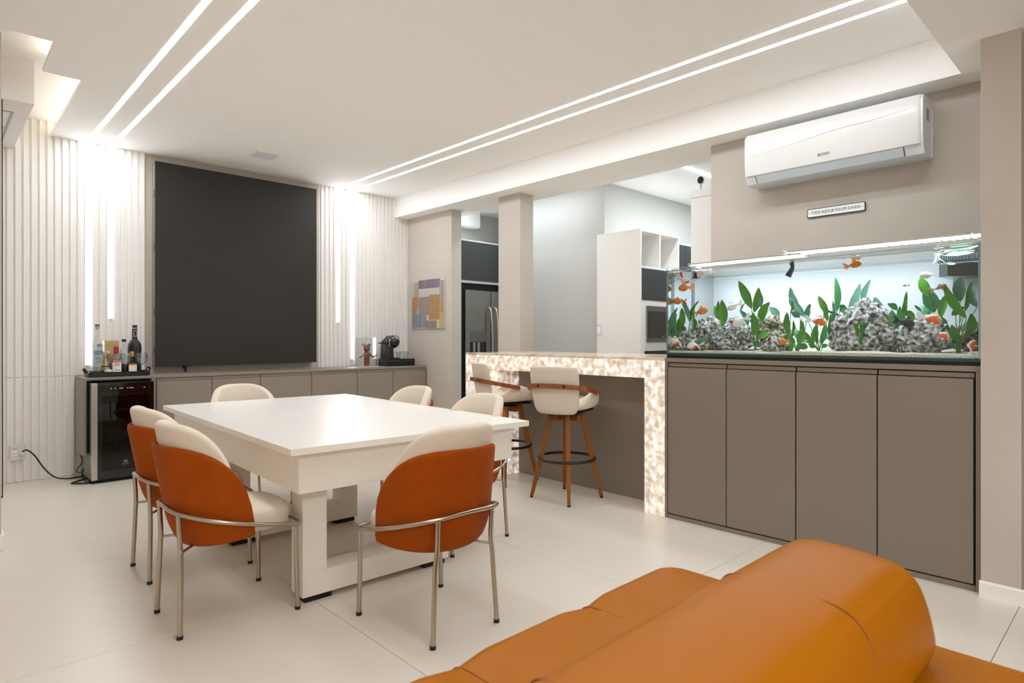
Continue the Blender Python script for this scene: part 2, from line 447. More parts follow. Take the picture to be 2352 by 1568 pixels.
# kitchen shell
tag(box('wall_kitchen_back', 4.56, 8.0, 6.5, 6.7, 0, 2.95, M['plaster_k'], None, 0), 'pale grey kitchen back wall behind the fridge', 'wall', kind='structure')
tag(box('wall_kitchen_block', 5.36, 8.0, 4.17, 5.70, 0, 2.95, M['plaster_k'], None, 0.002), 'projecting grey kitchen wall between the pillar and the white oven tower', 'wall', kind='structure')
tag(box('wall_kitchen_end', 7.9, 8.1, 0.4, 6.9, 0, 2.95, M['plaster_k'], None, 0), 'grey end wall of the kitchen', 'wall', kind='structure')
tag(box('wall_kitchen_front', 4.6, 8.0, 0.3, 0.45, 0, 2.95, M['plaster_k'], None, 0), 'grey kitchen wall hidden behind the aquarium wall', 'wall', kind='structure')

# linear light profiles: ceiling run turning down the slatted wall
def led(x, zend, label):
    t = thing('led_profile', label, 'lamp', (x, WY - 0.02, zend), group='paired linear light profiles')
    box('ceiling_diffuser', x - 0.0165, x + 0.0165, 0.73, WY - 0.006, CZ - 0.0008, CZ + 0.004, M['led'], t, 0)
    box('wall_diffuser', x - 0.0165, x + 0.0165, WY - 0.0085, WY + 0.002, zend, CZ - 0.001, M['led_w'], t, 0)
    box('end_cap', x - 0.0165, x + 0.0165, WY - 0.0095, WY + 0.002, zend - 0.03, zend, M['cream'], t, 0.001)
led(1.052, 0.96, 'outer light line ending just behind the liquor tray')
led(1.228, 1.378, 'shorter light line ending above the liquor tray')
led(3.467, 1.381, 'shorter light line beside the dark screen, above the figurine')
led(3.645, 0.954, 'longer light line ending behind the clear display case')
t = thing('led_profile', 'cool white light line in the kitchen ceiling', 'lamp', (6.4, 3.26, 2.89))
box('diffuser', 5.45, 7.5, 3.245, 3.275, 2.893, 2.902, M['led_k'], t, 0)

t = thing('led_profile', 'cool light line over the pantry passage beside the fridge', 'lamp', (4.95, 5.3, 2.89))
box('diffuser', 4.925, 4.975, 4.35, 6.25, 2.888, 2.902, emit('led_diffuser_pantry', KIT_COL, 6.0), t, 0)
t = thing('fill_lamp_panel', 'large flat panel added for fill light over the sofa side behind the viewer', 'lamp', (0.2, -1.6, 2.575))  # added housing around the unseen fill lamp
box('diffuser', -0.99, 1.39, -1.84, -1.36, 2.574, 2.58, emit('fill_opal', LED_COL, 3.0), t, 0)
box('frame', -1.02, 1.42, -1.87, -1.33, 2.58, 2.592, M['white'], t, 0.002)

# air vent in the ceiling
t = thing('ceiling_vent', 'square grey vent cover set in the white ceiling', 'vent', (2.33, 5.833, CZ))
box('cover', 2.225, 2.436, 5.728, 5.938, CZ - 0.012, CZ - 0.003, M['ac2'], t, 0.002)
box('rim', 2.217, 2.444, 5.718, 5.948, CZ - 0.004, CZ + 0.002, M['white'], t, 0.001)

# ================================================================ SCREEN AND BENCH
t = thing('screen_panel', 'huge dark matte display panel on the back wall', 'screen', (2.36, WY, 0.93))
box('face', 1.56, 3.157, 6.457, 6.467, 0.933, 2.85, M['screen'], t, 0.002)
box('housing', 1.563, 3.154, 6.467, WY + 0.012, 0.936, 2.847, M['screen_side'], t, 0.002)
for z in (2.55, 2.05, 1.45, 1.08):
    box('latch', 1.5615, 1.566, 6.49, 6.505, z - 0.035, z + 0.035, M['matte_black'], t, 0)
prism('cable_stub', [(1.80, 0.932), (1.84, 0.932), (1.84, 0.872), (1.828, 0.872)], 6.49, 6.50, M['matte_black'], t)

BF, BB, BT = 6.126, WY - 0.018, 0.868       # bench front, back, top
wt = box('bench_worktop', 0.957, 4.405, BF, BB, BT - 0.022, BT, M['bench'], None, 0.002)
tag(wt, 'long taupe worktop over the low cabinets under the screen', 'worktop')
edges = [1.493, 1.955, 2.408, 2.943, 3.474, 3.934, 4.395]
names = ['low taupe cabinet of two doors next to the wine cooler', 'low taupe cabinet of two doors under the middle of the screen', 'low taupe cabinet of two doors under the coffee maker']
for k in range(3):
    a, b, c = edges[2 * k], edges[2 * k + 1], edges[2 * k + 2]
    t = thing('low_cabinet', names[k], 'cabinet', ((a + c) / 2, 6.3, 0), group='low cabinets under the screen')
    box('body', a + 0.001, c - 0.001, BF + 0.022, BB, 0.09, BT - 0.022, M['bench'], t, 0.001)
    box('plinth', a + 0.001, c - 0.001, BF + 0.06, BB, 0, 0.09, M['taupe_d'], t, 0)
    for p, q in ((a, b), (b, c)):
        box('door', p + 0.003, q - 0.003, BF + 0.002, BF + 0.021, 0.09, BT - 0.055, M['bench'], t, 0.0015)
        box('finger_rail', p + 0.003, q - 0.003, BF + 0.014, BF + 0.0225, BT - 0.053, BT - 0.026, M['bench'], t, 0.001)
# niche panels around the wine cooler
t = thing('cooler_niche', 'taupe side panels and dark liner framing the wine cooler', 'cabinet', (1.2, 6.3, 0))
box('side_panel', 0.957, 0.975, BF, BB, 0.22, BT - 0.022, M['bench'], t, 0.001)
box('side_panel', 1.452, 1.486, BF, BB, 0.0, BT - 0.022, M['bench'], t, 0.001)
box('liner', 0.976, 1.451, BF + 0.02, BB, 0.835, BT - 0.023, M['matte_black'], t, 0)
box('liner', 0.976, 0.992, BF + 0.02, BB, 0.26, 0.83, M['matte_black'], t, 0)

# wine cooler
t = thing('wine_cooler', 'black glass-fronted wine cooler with steel edge below the liquor tray', 'wine cooler', (1.22, 6.26, 0))
CX0, CX1, CF = 0.993, 1.448, 6.03
box('body', CX0, CX0 + 0.02, CF + 0.045, 6.5, 0.03, 0.826, M['inox'], t, 0.001)
box('body', CX1 - 0.02, CX1, CF + 0.045, 6.5, 0.03, 0.826, M['matte_black'], t, 0.001)
box('body', CX0 + 0.02, CX1 - 0.02, 6.46, 6.5, 0.03, 0.826, M['matte_black'], t, 0.001)
box('body', CX0 + 0.02, CX1 - 0.02, CF + 0.05, 6.46, 0.806, 0.826, M['matte_black'], t, 0.001)
box('body', CX0 + 0.02, CX1 - 0.02, CF + 0.05, 6.46, 0.03, 0.05, M['matte_black'], t, 0.001)
box('base', CX0 + 0.01, CX1 - 0.01, CF + 0.03, 6.48, 0.0, 0.03, M['matte_black'], t, 0)
dr = box('door', CX0 + 0.043, CX0 + 0.075, CF, CF + 0.04, 0.03, 0.826, M['gloss_black'], t, 0.001)
for a in [(CX1 - 0.032, CX1, 0.03, 0.826), (CX0 + 0.075, CX1 - 0.032, 0.72, 0.826), (CX0 + 0.075, CX1 - 0.032, 0.03, 0.10)]:
    box('door_rail', a[0], a[1], CF, CF + 0.04, a[2], a[3], M['gloss_black'], dr, 0.001)
box('pane', CX0 + 0.075, CX1 - 0.032, CF + 0.004, CF + 0.012, 0.10, 0.72, M['dark_glass'], dr, 0)
box('steel_edge', CX0, CX0 + 0.042, CF - 0.004, CF + 0.04, 0.03, 0.826, M['inox_l'], t, 0.002)
for z in (0.24, 0.40, 0.56):
    box('shelf', CX0 + 0.08, CX1 - 0.04, CF + 0.06, 6.44, z, z + 0.012, M['wood'], t, 0.001)
for x, wd in ((1.125, 0.012), (1.155, 0.01), (1.19, 0.03), (1.245, 0.012), (1.265, 0.03), (1.37, 0.01)):
    box('display_mark', x, x + wd, CF - 0.0008, CF + 0.0002, 0.774, 0.784, M['grey'], t, 0)
bmL = bmnew(); add_box(bmL, 1.222, 1.226, CF - 0.001, CF, 0.152, 0.172); add_box(bmL, 1.244, 1.248, CF - 0.001, CF, 0.152, 0.172)
add_box(bmL, 1.222, 1.248, CF - 0.001, CF, 0.169, 0.173); add_box(bmL, 1.222, 1.248, CF - 0.001, CF, 0.151, 0.155); add_box(bmL, 1.230, 1.238, CF - 0.001, CF, 0.158, 0.166)
obj('emblem', bmL, M['grey'], t)
text('logo_text', 'Electrolux', 0.014, (1.235, CF - 0.0006, 0.140), (1, 0, 0), M['grey'], t)
for x, z, mm, lb in [(1.17, 0.600, mat('gold_foil', '#b58d4e', 0.3, metal=0.6), 'wine bottle with gold neck lying inside the cooler'), (1.275, 0.600, mat('grey_foil', '#6e6d6b', 0.4), 'wine bottle with grey neck lying inside the cooler')]:
    b = thing('wine_bottle', lb, 'bottle', (x, 6.2, z - 0.025))
    bm = bmnew(); add_lathe(bm, [(0.0, 0), (0.036, 0.002), (0.037, 0.18), (0.016, 0.24), (0.014, 0.28), (0.0, 0.281)], n=16)
    bmesh.ops.rotate(bm, matrix=Matrix.Rotation(R(90), 3, 'X'), verts=bm.verts, cent=(0, 0, 0)); bmesh.ops.translate(bm, vec=(x, 6.42, z + 0.01), verts=bm.verts)
    obj('body', bm, mat('bottle_green_dark', '#15201a', 0.1), b, smooth=40)
    bm = bmnew(); add_lathe(bm, [(0.0, 0), (0.017, 0.001), (0.0175, 0.06), (0.015, 0.062), (0, 0.063)], n=16)
    bmesh.ops.rotate(bm, matrix=Matrix.Rotation(R(90), 3, 'X'), verts=bm.verts, cent=(0, 0, 0)); bmesh.ops.translate(bm, vec=(x, 6.17, z + 0.01), verts=bm.verts)
    obj('neck_foil', bm, mm, b, smooth=40)

# socket and cable beside the cooler
t = thing('wall_socket', 'white double wall socket low on the slatted wall', 'socket', (0.563, WY - 0.02, 0.187))
box('plate', 0.512, 0.614, WY - 0.032, WY - 0.017, 0.187, 0.319, M['ac'], t, 0.004)
box('outlet', 0.527, 0.562, WY - 0.036, WY - 0.031, 0.225, 0.262, M['signw'], t, 0.002)
for x in (0.537, 0.545, 0.553): box('pin_hole', x - 0.0022, x + 0.0022, WY - 0.0367, WY - 0.0355, 0.240, 0.246, M['matte_black'], t, 0)
bm = bmnew(); add_lathe(bm, [(0, 0), (0.018, 0), (0.018, 0.03), (0.014, 0.045), (0, 0.046)], n=20)
bmesh.ops.rotate(bm, matrix=Matrix.Rotation(R(90), 3, 'X'), verts=bm.verts, cent=(0, 0, 0)); bmesh.ops.translate(bm, vec=(0.589, WY - 0.03, 0.245), verts=bm.verts)
obj('plug', bm, M['ac'], t, smooth=40)
text('voltage', '220 V', 0.016, (0.548, WY - 0.0326, 0.283), (1, 0, 0), mat('red_ink', '#c33a2b', 0.5), t)
tag(tube('power_cable', smooth_path([(0.59, WY - 0.07, 0.262), (0.62, WY - 0.09, 0.272), (0.67, WY - 0.1, 0.22), (0.73, WY - 0.12, 0.11), (0.80, WY - 0.14, 0.03), (0.88, WY - 0.16, 0.008), (0.985, WY - 0.15, 0.008), (1.0, WY - 0.25, 0.008), (0.90, WY - 0.36, 0.007), (0.885, WY - 0.40, 0.007), (0.98, WY - 0.47, 0.007), (1.02, WY - 0.4, 0.02)], 8), 0.006, M['black'], None, n=8),
    'black cable running from wall socket across the floor to the wine cooler', 'cable')
t = thing('loose_plug_lead', 'short coiled lead with red tag dangling beside the wine cooler', 'cable', (0.95, 6.25, 0.0))
tube('lead', smooth_path([(0.965, 6.28, 0.23), (0.967, 6.27, 0.16), (0.94, 6.25, 0.12), (0.925, 6.24, 0.09), (0.95, 6.24, 0.07), (0.975, 6.25, 0.10), (0.965, 6.26, 0.05), (0.975, 6.2, 0.008), (0.99, 6.1, 0.007)], 6), 0.004, M['black'], t, n=6)
box('tag', 0.955, 0.972, 6.276, 6.282, 0.19, 0.22, mat('red_tag', '#c5201c', 0.5), t, 0.001)
# ================================================================ TABLE
TR = R(-2.2)
t = thing('dining_table', 'large white dining table with thick split top and open frame base', 'table', (1.813, 3.563, 0), TR)
L = dict(parent=t, local=True)
HX, HY, TZ = 0.672, 1.112, 0.74
box('tabletop', -HX, HX, -HY, -0.0015, TZ - 0.03, TZ, M['table'], bevel=0.002, **L)
box('tabletop', -HX, HX, 0.0015, HY, TZ - 0.03, TZ, M['table'], bevel=0.002, **L)
for a in [(-0.615, 0.595, -1.052, -1.027), (-0.615, 0.595, 1.027, 1.052), (-0.615, -0.59, -1.027, 1.027), (0.57, 0.595, -1.027, 1.027)]:
    box('apron', a[0], a[1], a[2], a[3], 0.532, TZ - 0.03, M['table_b'], bevel=0.001, **L)
box('bed', -0.59, 0.57, -1.027, 1.027, 0.55, 0.58, M['table_b'], bevel=0, **L)
for y0 in (-0.925, 0.10):
    box('post', -0.545, -0.43, y0, y0 + 0.125, 0.135, 0.552, M['table_b'], bevel=0.0015, **L)
    box('post', 0.14, 0.255, y0, y0 + 0.125, 0.135, 0.552, M['table_b'], bevel=0.0015, **L)
    box('foot_beam', -0.545, 0.255, y0, y0 + 0.125, 0.028, 0.135, M['table_b'], bevel=0.0015, **L)
    for x in (-0.53, 0.11):
        box('foot', x, x + 0.13, y0 + 0.012, y0 + 0.113, 0.0, 0.028, M['matte_black'], bevel=0.002, **L)
bm = bmnew(); add_lathe(bm, [(0, 0), (0.03, 0), (0.042, 0.018), (0.042, 0.02), (0, 0.021)], -0.40, -0.90, 0.513, 18)
obj('glide', bm, M['matte_black'], t, True, 40)

# ================================================================ DINING CHAIRS
def chair_plan(phi, a, b, yc):
    return a * math.sin(phi), yc - b * math.cos(phi)
def shell_mesh(a, b, yc, zb, zt, pm, k1, k2, lean, inset, nphi=36, nt=12, drop=0.0):
    bm = bmnew(); grid = []
    for i in range(nphi + 1):
        u = -1 + 2 * i / nphi
        phi = u * pm
        top = zb + 0.02 + (zt - zb - 0.02) * max(0.0, 1 - abs(u) ** k1) ** (1 / k2)
        col = []
        for j in range(nt + 1):
            s = j / nt
            z = zb + drop * abs(u) ** 2 + (top - zb - drop * abs(u) ** 2) * s
            h = (z - zb) / (zt - zb)
            sc = 1 - inset * max(0, 1 - h * 3.2) ** 2
            x, y = chair_plan(phi, a * sc, b * sc, yc)
            y -= lean * max(0, h) * max(0, math.cos(phi)) ** 1.0
            x *= 1 + 0.02 * h - 0.06 * max(0, h - 0.45)
            col.append(bm.verts.new((x, y, z)))
        grid.append(col)
    for i in range(nphi):
        for j in range(nt):
            bm.faces.new((grid[i][j], grid[i + 1][j], grid[i + 1][j + 1], grid[i][j + 1]))
    bmesh.ops.remove_doubles(bm, verts=bm.verts, dist=1e-5)
    return bm
def soft(o, thick, offset, lvl=1):
    m = o.modifiers.new('thickness', 'SOLIDIFY'); m.thickness = thick; m.offset = offset; m.use_even_offset = False
    m = o.modifiers.new('round', 'SUBSURF'); m.levels = lvl; m.render_levels = lvl
def pad_rings(rx, ry, cy, z0, z1, e=2.6, n=40, rnd=0.03, taper=0.0):
    rings = []
    for k in range(9):
        a = -PI / 2 + PI * k / 8
        zz = (z0 + z1) / 2 + (z1 - z0) / 2 * math.sin(a)
        ins = rnd * (1 - math.cos(a) ** 0.6 if math.cos(a) > 1e-6 else 1)
        ring = []
        for i in range(n):
            t_ = 2 * PI * i / n; c, s = math.cos(t_), math.sin(t_)
            px = (rx - ins) * math.copysign(abs(c) ** (2 / e), c); py = (ry - ins) * math.copysign(abs(s) ** (2 / e), s)
            ring.append((px * (1 + taper * py), cy + py, zz))
        rings.append(ring)
    return rings
def make_chair(label):
    t = thing('dining_chair', label, 'chair', group='dining chairs around the white table')
    o = obj('outer_shell', shell_mesh(0.265, 0.235, 0.03, 0.335, 0.765, R(89), 3.6, 2.1, 0.08, 0.12, drop=0.045), M['rust'], t, True, 60)
    soft(o, 0.024, 0)
    o = obj('back_cushion', shell_mesh(0.243, 0.203, 0.03, 0.40, 0.855, R(76), 3.6, 2.1, 0.088, 0.1), M['cream'], t, True, 60)
    soft(o, 0.05, 0, 2)
    o = obj('seat', add_loft(bmnew(), pad_rings(0.212, 0.205, 0.036, 0.372, 0.462, 3.0, rnd=0.03, taper=0.28)), M['cream'], t, True, 50)
    ring = smooth_path([(-0.20, 0.236, 0.382), (-0.234, 0.20, 0.384), (-0.280, 0.02, 0.43), (-0.255, -0.13, 0.466), (-0.145, -0.232, 0.492), (0, -0.250, 0.5), (0.145, -0.232, 0.492), (0.255, -0.13, 0.466), (0.280, 0.02, 0.43), (0.234, 0.20, 0.384), (0.20, 0.236, 0.382), (0, 0.242, 0.38)], 6, True)
    tube('ring_rail', ring, 0.0095, M['steel'], t, True, 10, True)
    for s in (-1, 1):
        lg = tube('leg', smooth_path([(0.14 * s, -0.234, 0.49), (0.14 * s, -0.228, 0.36), (0.148 * s, -0.228, 0.30), (0.166 * s, -0.236, 0.012)], 5), 0.0105, M['steel'], t, True, 10)
        add = obj('foot_cap', add_lathe(bmnew(), [(0, 0), (0.0125, 0), (0.0125, 0.014), (0, 0.014)], 0.166 * s, -0.236, 0, 12), M['black'], lg, True, 40)
        lg = tube('leg', [(0.214 * s, 0.222, 0.382), (0.217 * s, 0.223, 0.2), (0.221 * s, 0.226, 0.012)], 0.0105, M['steel'], t, True, 10)
        add = obj('foot_cap', add_lathe(bmnew(), [(0, 0), (0.0125, 0), (0.0125, 0.014), (0, 0.014)], 0.221 * s, 0.226, 0, 12), M['black'], lg, True, 40)
    tube('cross_brace', [(-0.145, -0.226, 0.335), (0, -0.05, 0.36), (0.145, -0.226, 0.335)], 0.006, M['steel'], t, True, 8)
    return t
c0 = make_chair('rust and cream dining chair nearest the tan sofa, its back turned to the viewer')
c0.location = (1.588, 2.172, 0)
for loc, rz, lb in [((0.975, 2.86, 0), -90, 'rust and cream dining chair at the table side, the nearer one below the wine cooler'),
                    ((1.035, 3.57, 0), -90, 'rust and cream dining chair closest to the wine cooler, half hidden by another'),
                    ((2.325, 2.90, 0), 90, 'dining chair tucked under the table corner in front of the bar stools'),
                    ((2.375, 3.70, 0), 90, 'dining chair tucked at the table side toward the grey wall pier'),
                    ((1.72, 4.58, 0), 180, 'dining chair at the far table end, only its cream back showing')]:
    dup(c0, None, loc, R(rz), lb)

# ================================================================ BAR
t = thing('bar_counter', 'breakfast bar of glowing backlit onyx with dark taupe recess panel', 'bar counter', (3.9, 3.35, 0))
box('top_slab', 3.60, 4.36, 2.296, 4.397, 1.048, 1.067, M['onyx_top'], t, 0.002)
box('front_fascia', 3.60, 3.625, 2.296, 4.397, 0.924, 1.0475, M['onyx'], t, 0.002)
box('fascia_underside', 3.625, 3.86, 2.457, 3.96, 0.924, 0.934, M['onyx_top'], t, 0)
box('leg_panel', 3.60, 3.86, 2.296, 2.457, 0, 0.9235, M['onyx'], t, 0.002)
box('leg_panel', 3.60, 3.86, 3.96, 4.397, 0, 0.9235, M['onyx'], t, 0.002)
box('recess_panel', 3.855, 3.875, 2.46, 3.96, 0.004, 1.047, M['taupe'], t, 0.001)

# bar stools
def make_stool(label):
    t = thing('bar_stool', label, 'bar stool', group='bar stools at the onyx bar')
    # bucket seat: loft along y of U sections (front is +y)
    bm = bmnew(); rings = []
    prof = [(-0.21, 0.15, 0.005), (-0.16, 0.18, 0.01), (-0.09, 0.208, 0.035), (-0.03, 0.222, 0.105), (0.03, 0.226, 0.115), (0.10, 0.22, 0.085), (0.18, 0.195, 0.04), (0.245, 0.15, 0.008), (0.262, 0.11, 0.0)]
    for y, hw, side in prof:
        zb = 0.665 + 0.012 * max(0, y) / 0.2
        mid = zb + 0.065
        rings.append([(-hw * 0.8, y, zb), (-hw, y, zb + 0.03), (-hw * 1.02, y, zb + 0.035 + side), (-hw * 0.93, y, zb + 0.045 + side), (-hw * 0.7, y, mid + side * 0.3), (-hw * 0.3, y, mid), (hw * 0.3, y, mid), (hw * 0.7, y, mid + side * 0.3), (hw * 0.93, y, zb + 0.045 + side), (hw * 1.02, y, zb + 0.035 + side), (hw, y, zb + 0.03), (hw * 0.8, y, zb)])
    add_loft(bm, rings)
    o = obj('seat_bucket', bm, M['cream'], t, True, 60)
    m = o.modifiers.new('round', 'SUBSURF'); m.levels = 2; m.render_levels = 2
    bm = bmnew(); rings = []
    for z, hw, y, th in [(0.645, 0.12, -0.205, 0.012), (0.652, 0.155, -0.215, 0.03), (0.70, 0.178, -0.225, 0.034), (0.78, 0.188, -0.235, 0.034), (0.88, 0.194, -0.25, 0.033), (0.97, 0.196, -0.268, 0.03), (0.992, 0.185, -0.272, 0.022), (0.998, 0.15, -0.274, 0.01)]:
        r = []
        for i in range(9):
            u = -1 + 2 * i / 8; r.append((hw * u, y - th / 2 + 0.035 * u * u, z))
        for i in range(9):
            u = 1 - 2 * i / 8; r.append((hw * u, y + th / 2 + 0.035 * u * u, z))
        rings.append(r)
    add_loft(bm, rings)
    o = obj('backrest', bm, M['cream'], t, True, 60)
    m = o.modifiers.new('round', 'SUBSURF'); m.levels = 1; m.render_levels = 1
    # bent-wood band around the back, ending on the seat sides
    path = smooth_path([(-0.232, 0.03, 0.795), (-0.24, -0.08, 0.815), (-0.225, -0.19, 0.838), (-0.16, -0.262, 0.852), (0, -0.285, 0.858), (0.16, -0.262, 0.852), (0.225, -0.19, 0.838), (0.24, -0.08, 0.815), (0.232, 0.03, 0.795)], 5)
    bm = bmnew(); rings = []
    for i, p in enumerate(path):
        tg = (path[min(i + 1, len(path) - 1)] - path[max(i - 1, 0)]).normalized()
        s = tg.cross(Vector((0, 0, 1))).normalized()
        rings.append([p + s * 0.006 + Vector((0, 0, 0.017)), p - s * 0.006 + Vector((0, 0, 0.017)), p - s * 0.006 - Vector((0, 0, 0.017)), p + s * 0.006 - Vector((0, 0, 0.017))])
    add_loft(bm, rings)
    arm = obj('arm_band', bm, M['wood2'], t, True, 40)
    for x in (-0.10, 0.10):
        bm = bmnew(); add_lathe(bm, [(0, 0), (0.010, 0), (0.009, 0.005), (0, 0.006)], n=14)
        bmesh.ops.rotate(bm, matrix=Matrix.Rotation(R(90), 3, 'X'), verts=bm.verts, cent=(0, 0, 0)); bmesh.ops.translate(bm, vec=(x, -0.282, 0.857), verts=bm.verts)
        obj('bolt', bm, M['black'], arm, True, 40)
    box('under_plate', -0.15, 0.15, -0.15, 0.17, 0.652, 0.668, M['matte_black'], t, 0.004, True)
    return t
def stool_base(t, yaw):
    """legs stay square to the room while the seat swivels: yaw undoes the seat's turn"""
    mx = Matrix.Rotation(-yaw, 4, 'Z')
    def put(name, bm, m, par=None, sm=40):
        bmesh.ops.transform(bm, matrix=mx, verts=bm.verts)
        return obj(name, bm, m, par or t, True, sm)
    put('swivel', add_lathe(bmnew(), [(0, 0), (0.085, 0), (0.085, 0.02), (0.07, 0.022), (0, 0.022)], 0, 0, 0.634, 20), M['matte_black'])
    bm = bmnew(); add_box(bm, -0.125, 0.125, -0.022, 0.022, 0.590, 0.634, 0.003); put('cross_bar', bm, M['wood'])
    bm = bmnew(); add_box(bm, -0.022, 0.022, -0.125, 0.125, 0.588, 0.632, 0.003); put('cross_bar', bm, M['wood'])
    for k in range(4):
        a = R(45 + 90 * k)
        dx, dy = math.cos(a), math.sin(a)
        bm = bmnew(); rings = []
        for z, r, h in [(0.638, 0.115, 0.021), (0.60, 0.122, 0.022), (0.3, 0.192, 0.019), (0.012, 0.262, 0.014)]:
            c = Vector((dx * r, dy * r, z)); n1 = Vector((dx, dy, 0)); n2 = Vector((-dy, dx, 0))
            rings.append([c + n1 * h + n2 * h * 0.8, c - n1 * h + n2 * h * 0.8, c - n1 * h - n2 * h * 0.8, c + n1 * h - n2 * h * 0.8])
        add_loft(bm, rings)
        bmesh.ops.bevel(bm, geom=list(bm.edges), offset=0.004, segments=2, affect='EDGES')
        lg = put('leg', bm, M['wood'])
        put('foot_pad', add_lathe(bmnew(), [(0, 0), (0.012, 0), (0.012, 0.012), (0, 0.012)], dx * 0.262, dy * 0.262, 0, 12), M['black'], lg)
    bm = bmnew(); add_tube(bm, [(0.212 * math.cos(2 * PI * i / 40), 0.212 * math.sin(2 * PI * i / 40), 0.30) for i in range(40)], 0.011, 10, True)
    put('foot_ring', bm, M['black'])
s1 = make_stool('cream bar stool with bent wood armband, seen from behind, nearest the aquarium')
s1.location = (3.507, 3.087, 0); s1.rotation_euler = (0, 0, R(-72)); stool_base(s1, R(-72))
s2 = make_stool('cream bar stool turned sideways at the far end of the onyx bar')
s2.location = (3.57, 3.82, 0); s2.rotation_euler = (0, 0, R(-112)); stool_base(s2, R(-112))

# ================================================================ AQUARIUM CABINETS
KX = 3.60
t = thing('cabinet_surround', 'taupe top board and frame enclosing the cabinets under the aquarium', 'cabinet', (4.0, 1.43, 0))
box('top_board', KX, WX - 0.025, 0.581, 2.294, 1.040, 1.067, M['taupe'], t, 0.0015)
box('side_panel', KX, WX - 0.025, 2.276, 2.294, 0, 1.0395, M['taupe'], t, 0.001)
box('side_panel', KX, WX - 0.025, 0.581, 0.603, 0, 1.0395, M['taupe'], t, 0.001)
box('plinth', KX + 0.002, KX + 0.02, 0.604, 2.275, 0, 0.026, M['taupe'], t, 0.001)
de = [2.274, 1.858, 1.437, 1.021, 0.606]
for k, lb in ((0, 'pair of tall taupe doors under the aquarium next to the onyx bar'), (1, 'pair of tall taupe doors under the aquarium next to the column')):
    a, b, c = de[2 * k], de[2 * k + 1], de[2 * k + 2]
    t = thing('tall_cabinet', lb, 'cabinet', (4.0, b, 0), group='cabinets under the aquarium')
    box('carcass', KX + 0.03, WX - 0.01, c + 0.002, a - 0.002, 0.026, 1.0395, M['taupe_d'], t, 0)
    box('gap_strip', KX + 0.024, KX + 0.03, c + 0.004, a - 0.004, 0.027, 1.039, M['matte_black'], t, 0)
    for p, q in ((a, b), (b, c)):
        g0 = 0.004 if abs(p - a) < 1e-6 and k == 1 else 0.003
        box('door', KX + 0.002, KX + 0.022, q + (0.007 if abs(q - c) < 1e-6 and k == 1 else 0.003), p - g0, 0.033, 1.006, M['taupe'], t, 0.0015)
        box('finger_rail', KX + 0.014, KX + 0.0235, q + 0.004, p - 0.004, 1.010, 1.034, M['taupe'], t, 0.001)

# ================================================================ AIR CONDITIONER, SIGN
t = thing('air_conditioner', 'white split air conditioner on the wall above the aquarium', 'air conditioner', (WX, 1.5, 2.28))
prof = [(WX, 2.285), (WX, 2.61), (4.38, 2.625), (4.26, 2.628), (4.225, 2.62), (4.212, 2.60), (4.208, 2.50), (4.212, 2.40), (4.222, 2.335), (4.255, 2.285), (4.30, 2.277)]
bm = add_prism(bmnew(), prof, 0.955, 2.032, 'y')
obj('body', bm, M['ac2'], t, smooth=35)
fp = [(4.215, 2.625), (4.205, 2.61), (4.199, 2.50), (4.203, 2.40), (4.211, 2.338), (4.222, 2.338), (4.218, 2.40), (4.214, 2.50), (4.220, 2.60)]
ys = [(0.962, 0.012), (0.970, 0.004), (0.985, 0.0), (2.012, 0.0), (2.022, 0.004), (2.030, 0.012)]
bm = add_loft(bmnew(), [[(x + d, y, z) for x, z in fp] for y, d in ys])
obj('front_panel', bm, M['ac'], t, smooth=50)
bm = add_prism(bmnew(), [(4.2185, 2.330), (4.250, 2.286), (4.256, 2.290), (4.2245, 2.334)], 1.06, 1.955, 'y')
obj('flap', bm, mat('flap_grey', '#d3dae2', 0.35, var=0.005), t)
for y in (1.055, 1.958):
    prism('flap_seam', [(4.2170, 2.332), (4.2495, 2.286), (4.2510, 2.287), (4.2185, 2.333)], y - 0.0015, y + 0.0015, M['matte_black'], t)
tube('front_crease', smooth_path([(4.201, 2.0, 2.475), (4.199, 1.75, 2.49), (4.198, 1.45, 2.525), (4.199, 1.2, 2.535), (4.202, 1.0, 2.555)], 6), 0.0022, M['signw'], t, n=6)
text('brand', 'GREE', 0.022, (4.1995, 1.488, 2.388), (0, -1, 0), M['grey'], t)
bm = bmnew(); add_lathe(bm, [(0, 0), (0.009, 0), (0.009, 0.001), (0, 0.001)], n=16)
bmesh.ops.rotate(bm, matrix=Matrix.Rotation(R(-90), 3, 'Y'), verts=bm.verts, cent=(0, 0, 0)); bmesh.ops.translate(bm, vec=(4.2005, 1.528, 2.388), verts=bm.verts)
obj('brand_mark', bm, M['grey'], t)
box('fine_print', 4.227, 4.2275, 1.09, 1.17, 2.3195, 2.3225, M['navy'], t, 0)
box('rating_label', 4.29, 4.34, 0.9535, 0.9555, 2.49, 2.56, M['grey'], t, 0)
box('wall_plate', WX - 0.02, WX, 0.95, 0.957, 2.29, 2.60, M['ac2'], t, 0.001)

t = thing('wall_sign', 'small white enamel plaque with blue lettering above the aquarium', 'sign', (WX, 1.5, 2.026))
prism('border', rrect(1.320, 1.684, 2.026, 2.086, 0.008), WX - 0.012, WX, M['navy'], t, 'x')
prism('plate', rrect(1.325, 1.679, 2.031, 2.081, 0.006), WX - 0.0135, WX - 0.0118, M['signw'], t, 'x')
text('lettering', 'TUDO AQUI JÁ FOI UM SONHO', 0.030, (WX - 0.0138, 1.502, 2.056), (0, -1, 0), M['navy'], t, width=0.312)
for y in (1.334, 1.670):
    box('nail', WX - 0.0148, WX - 0.0135, y - 0.002, y + 0.002, 2.054, 2.058, M['matte_black'], t, 0)

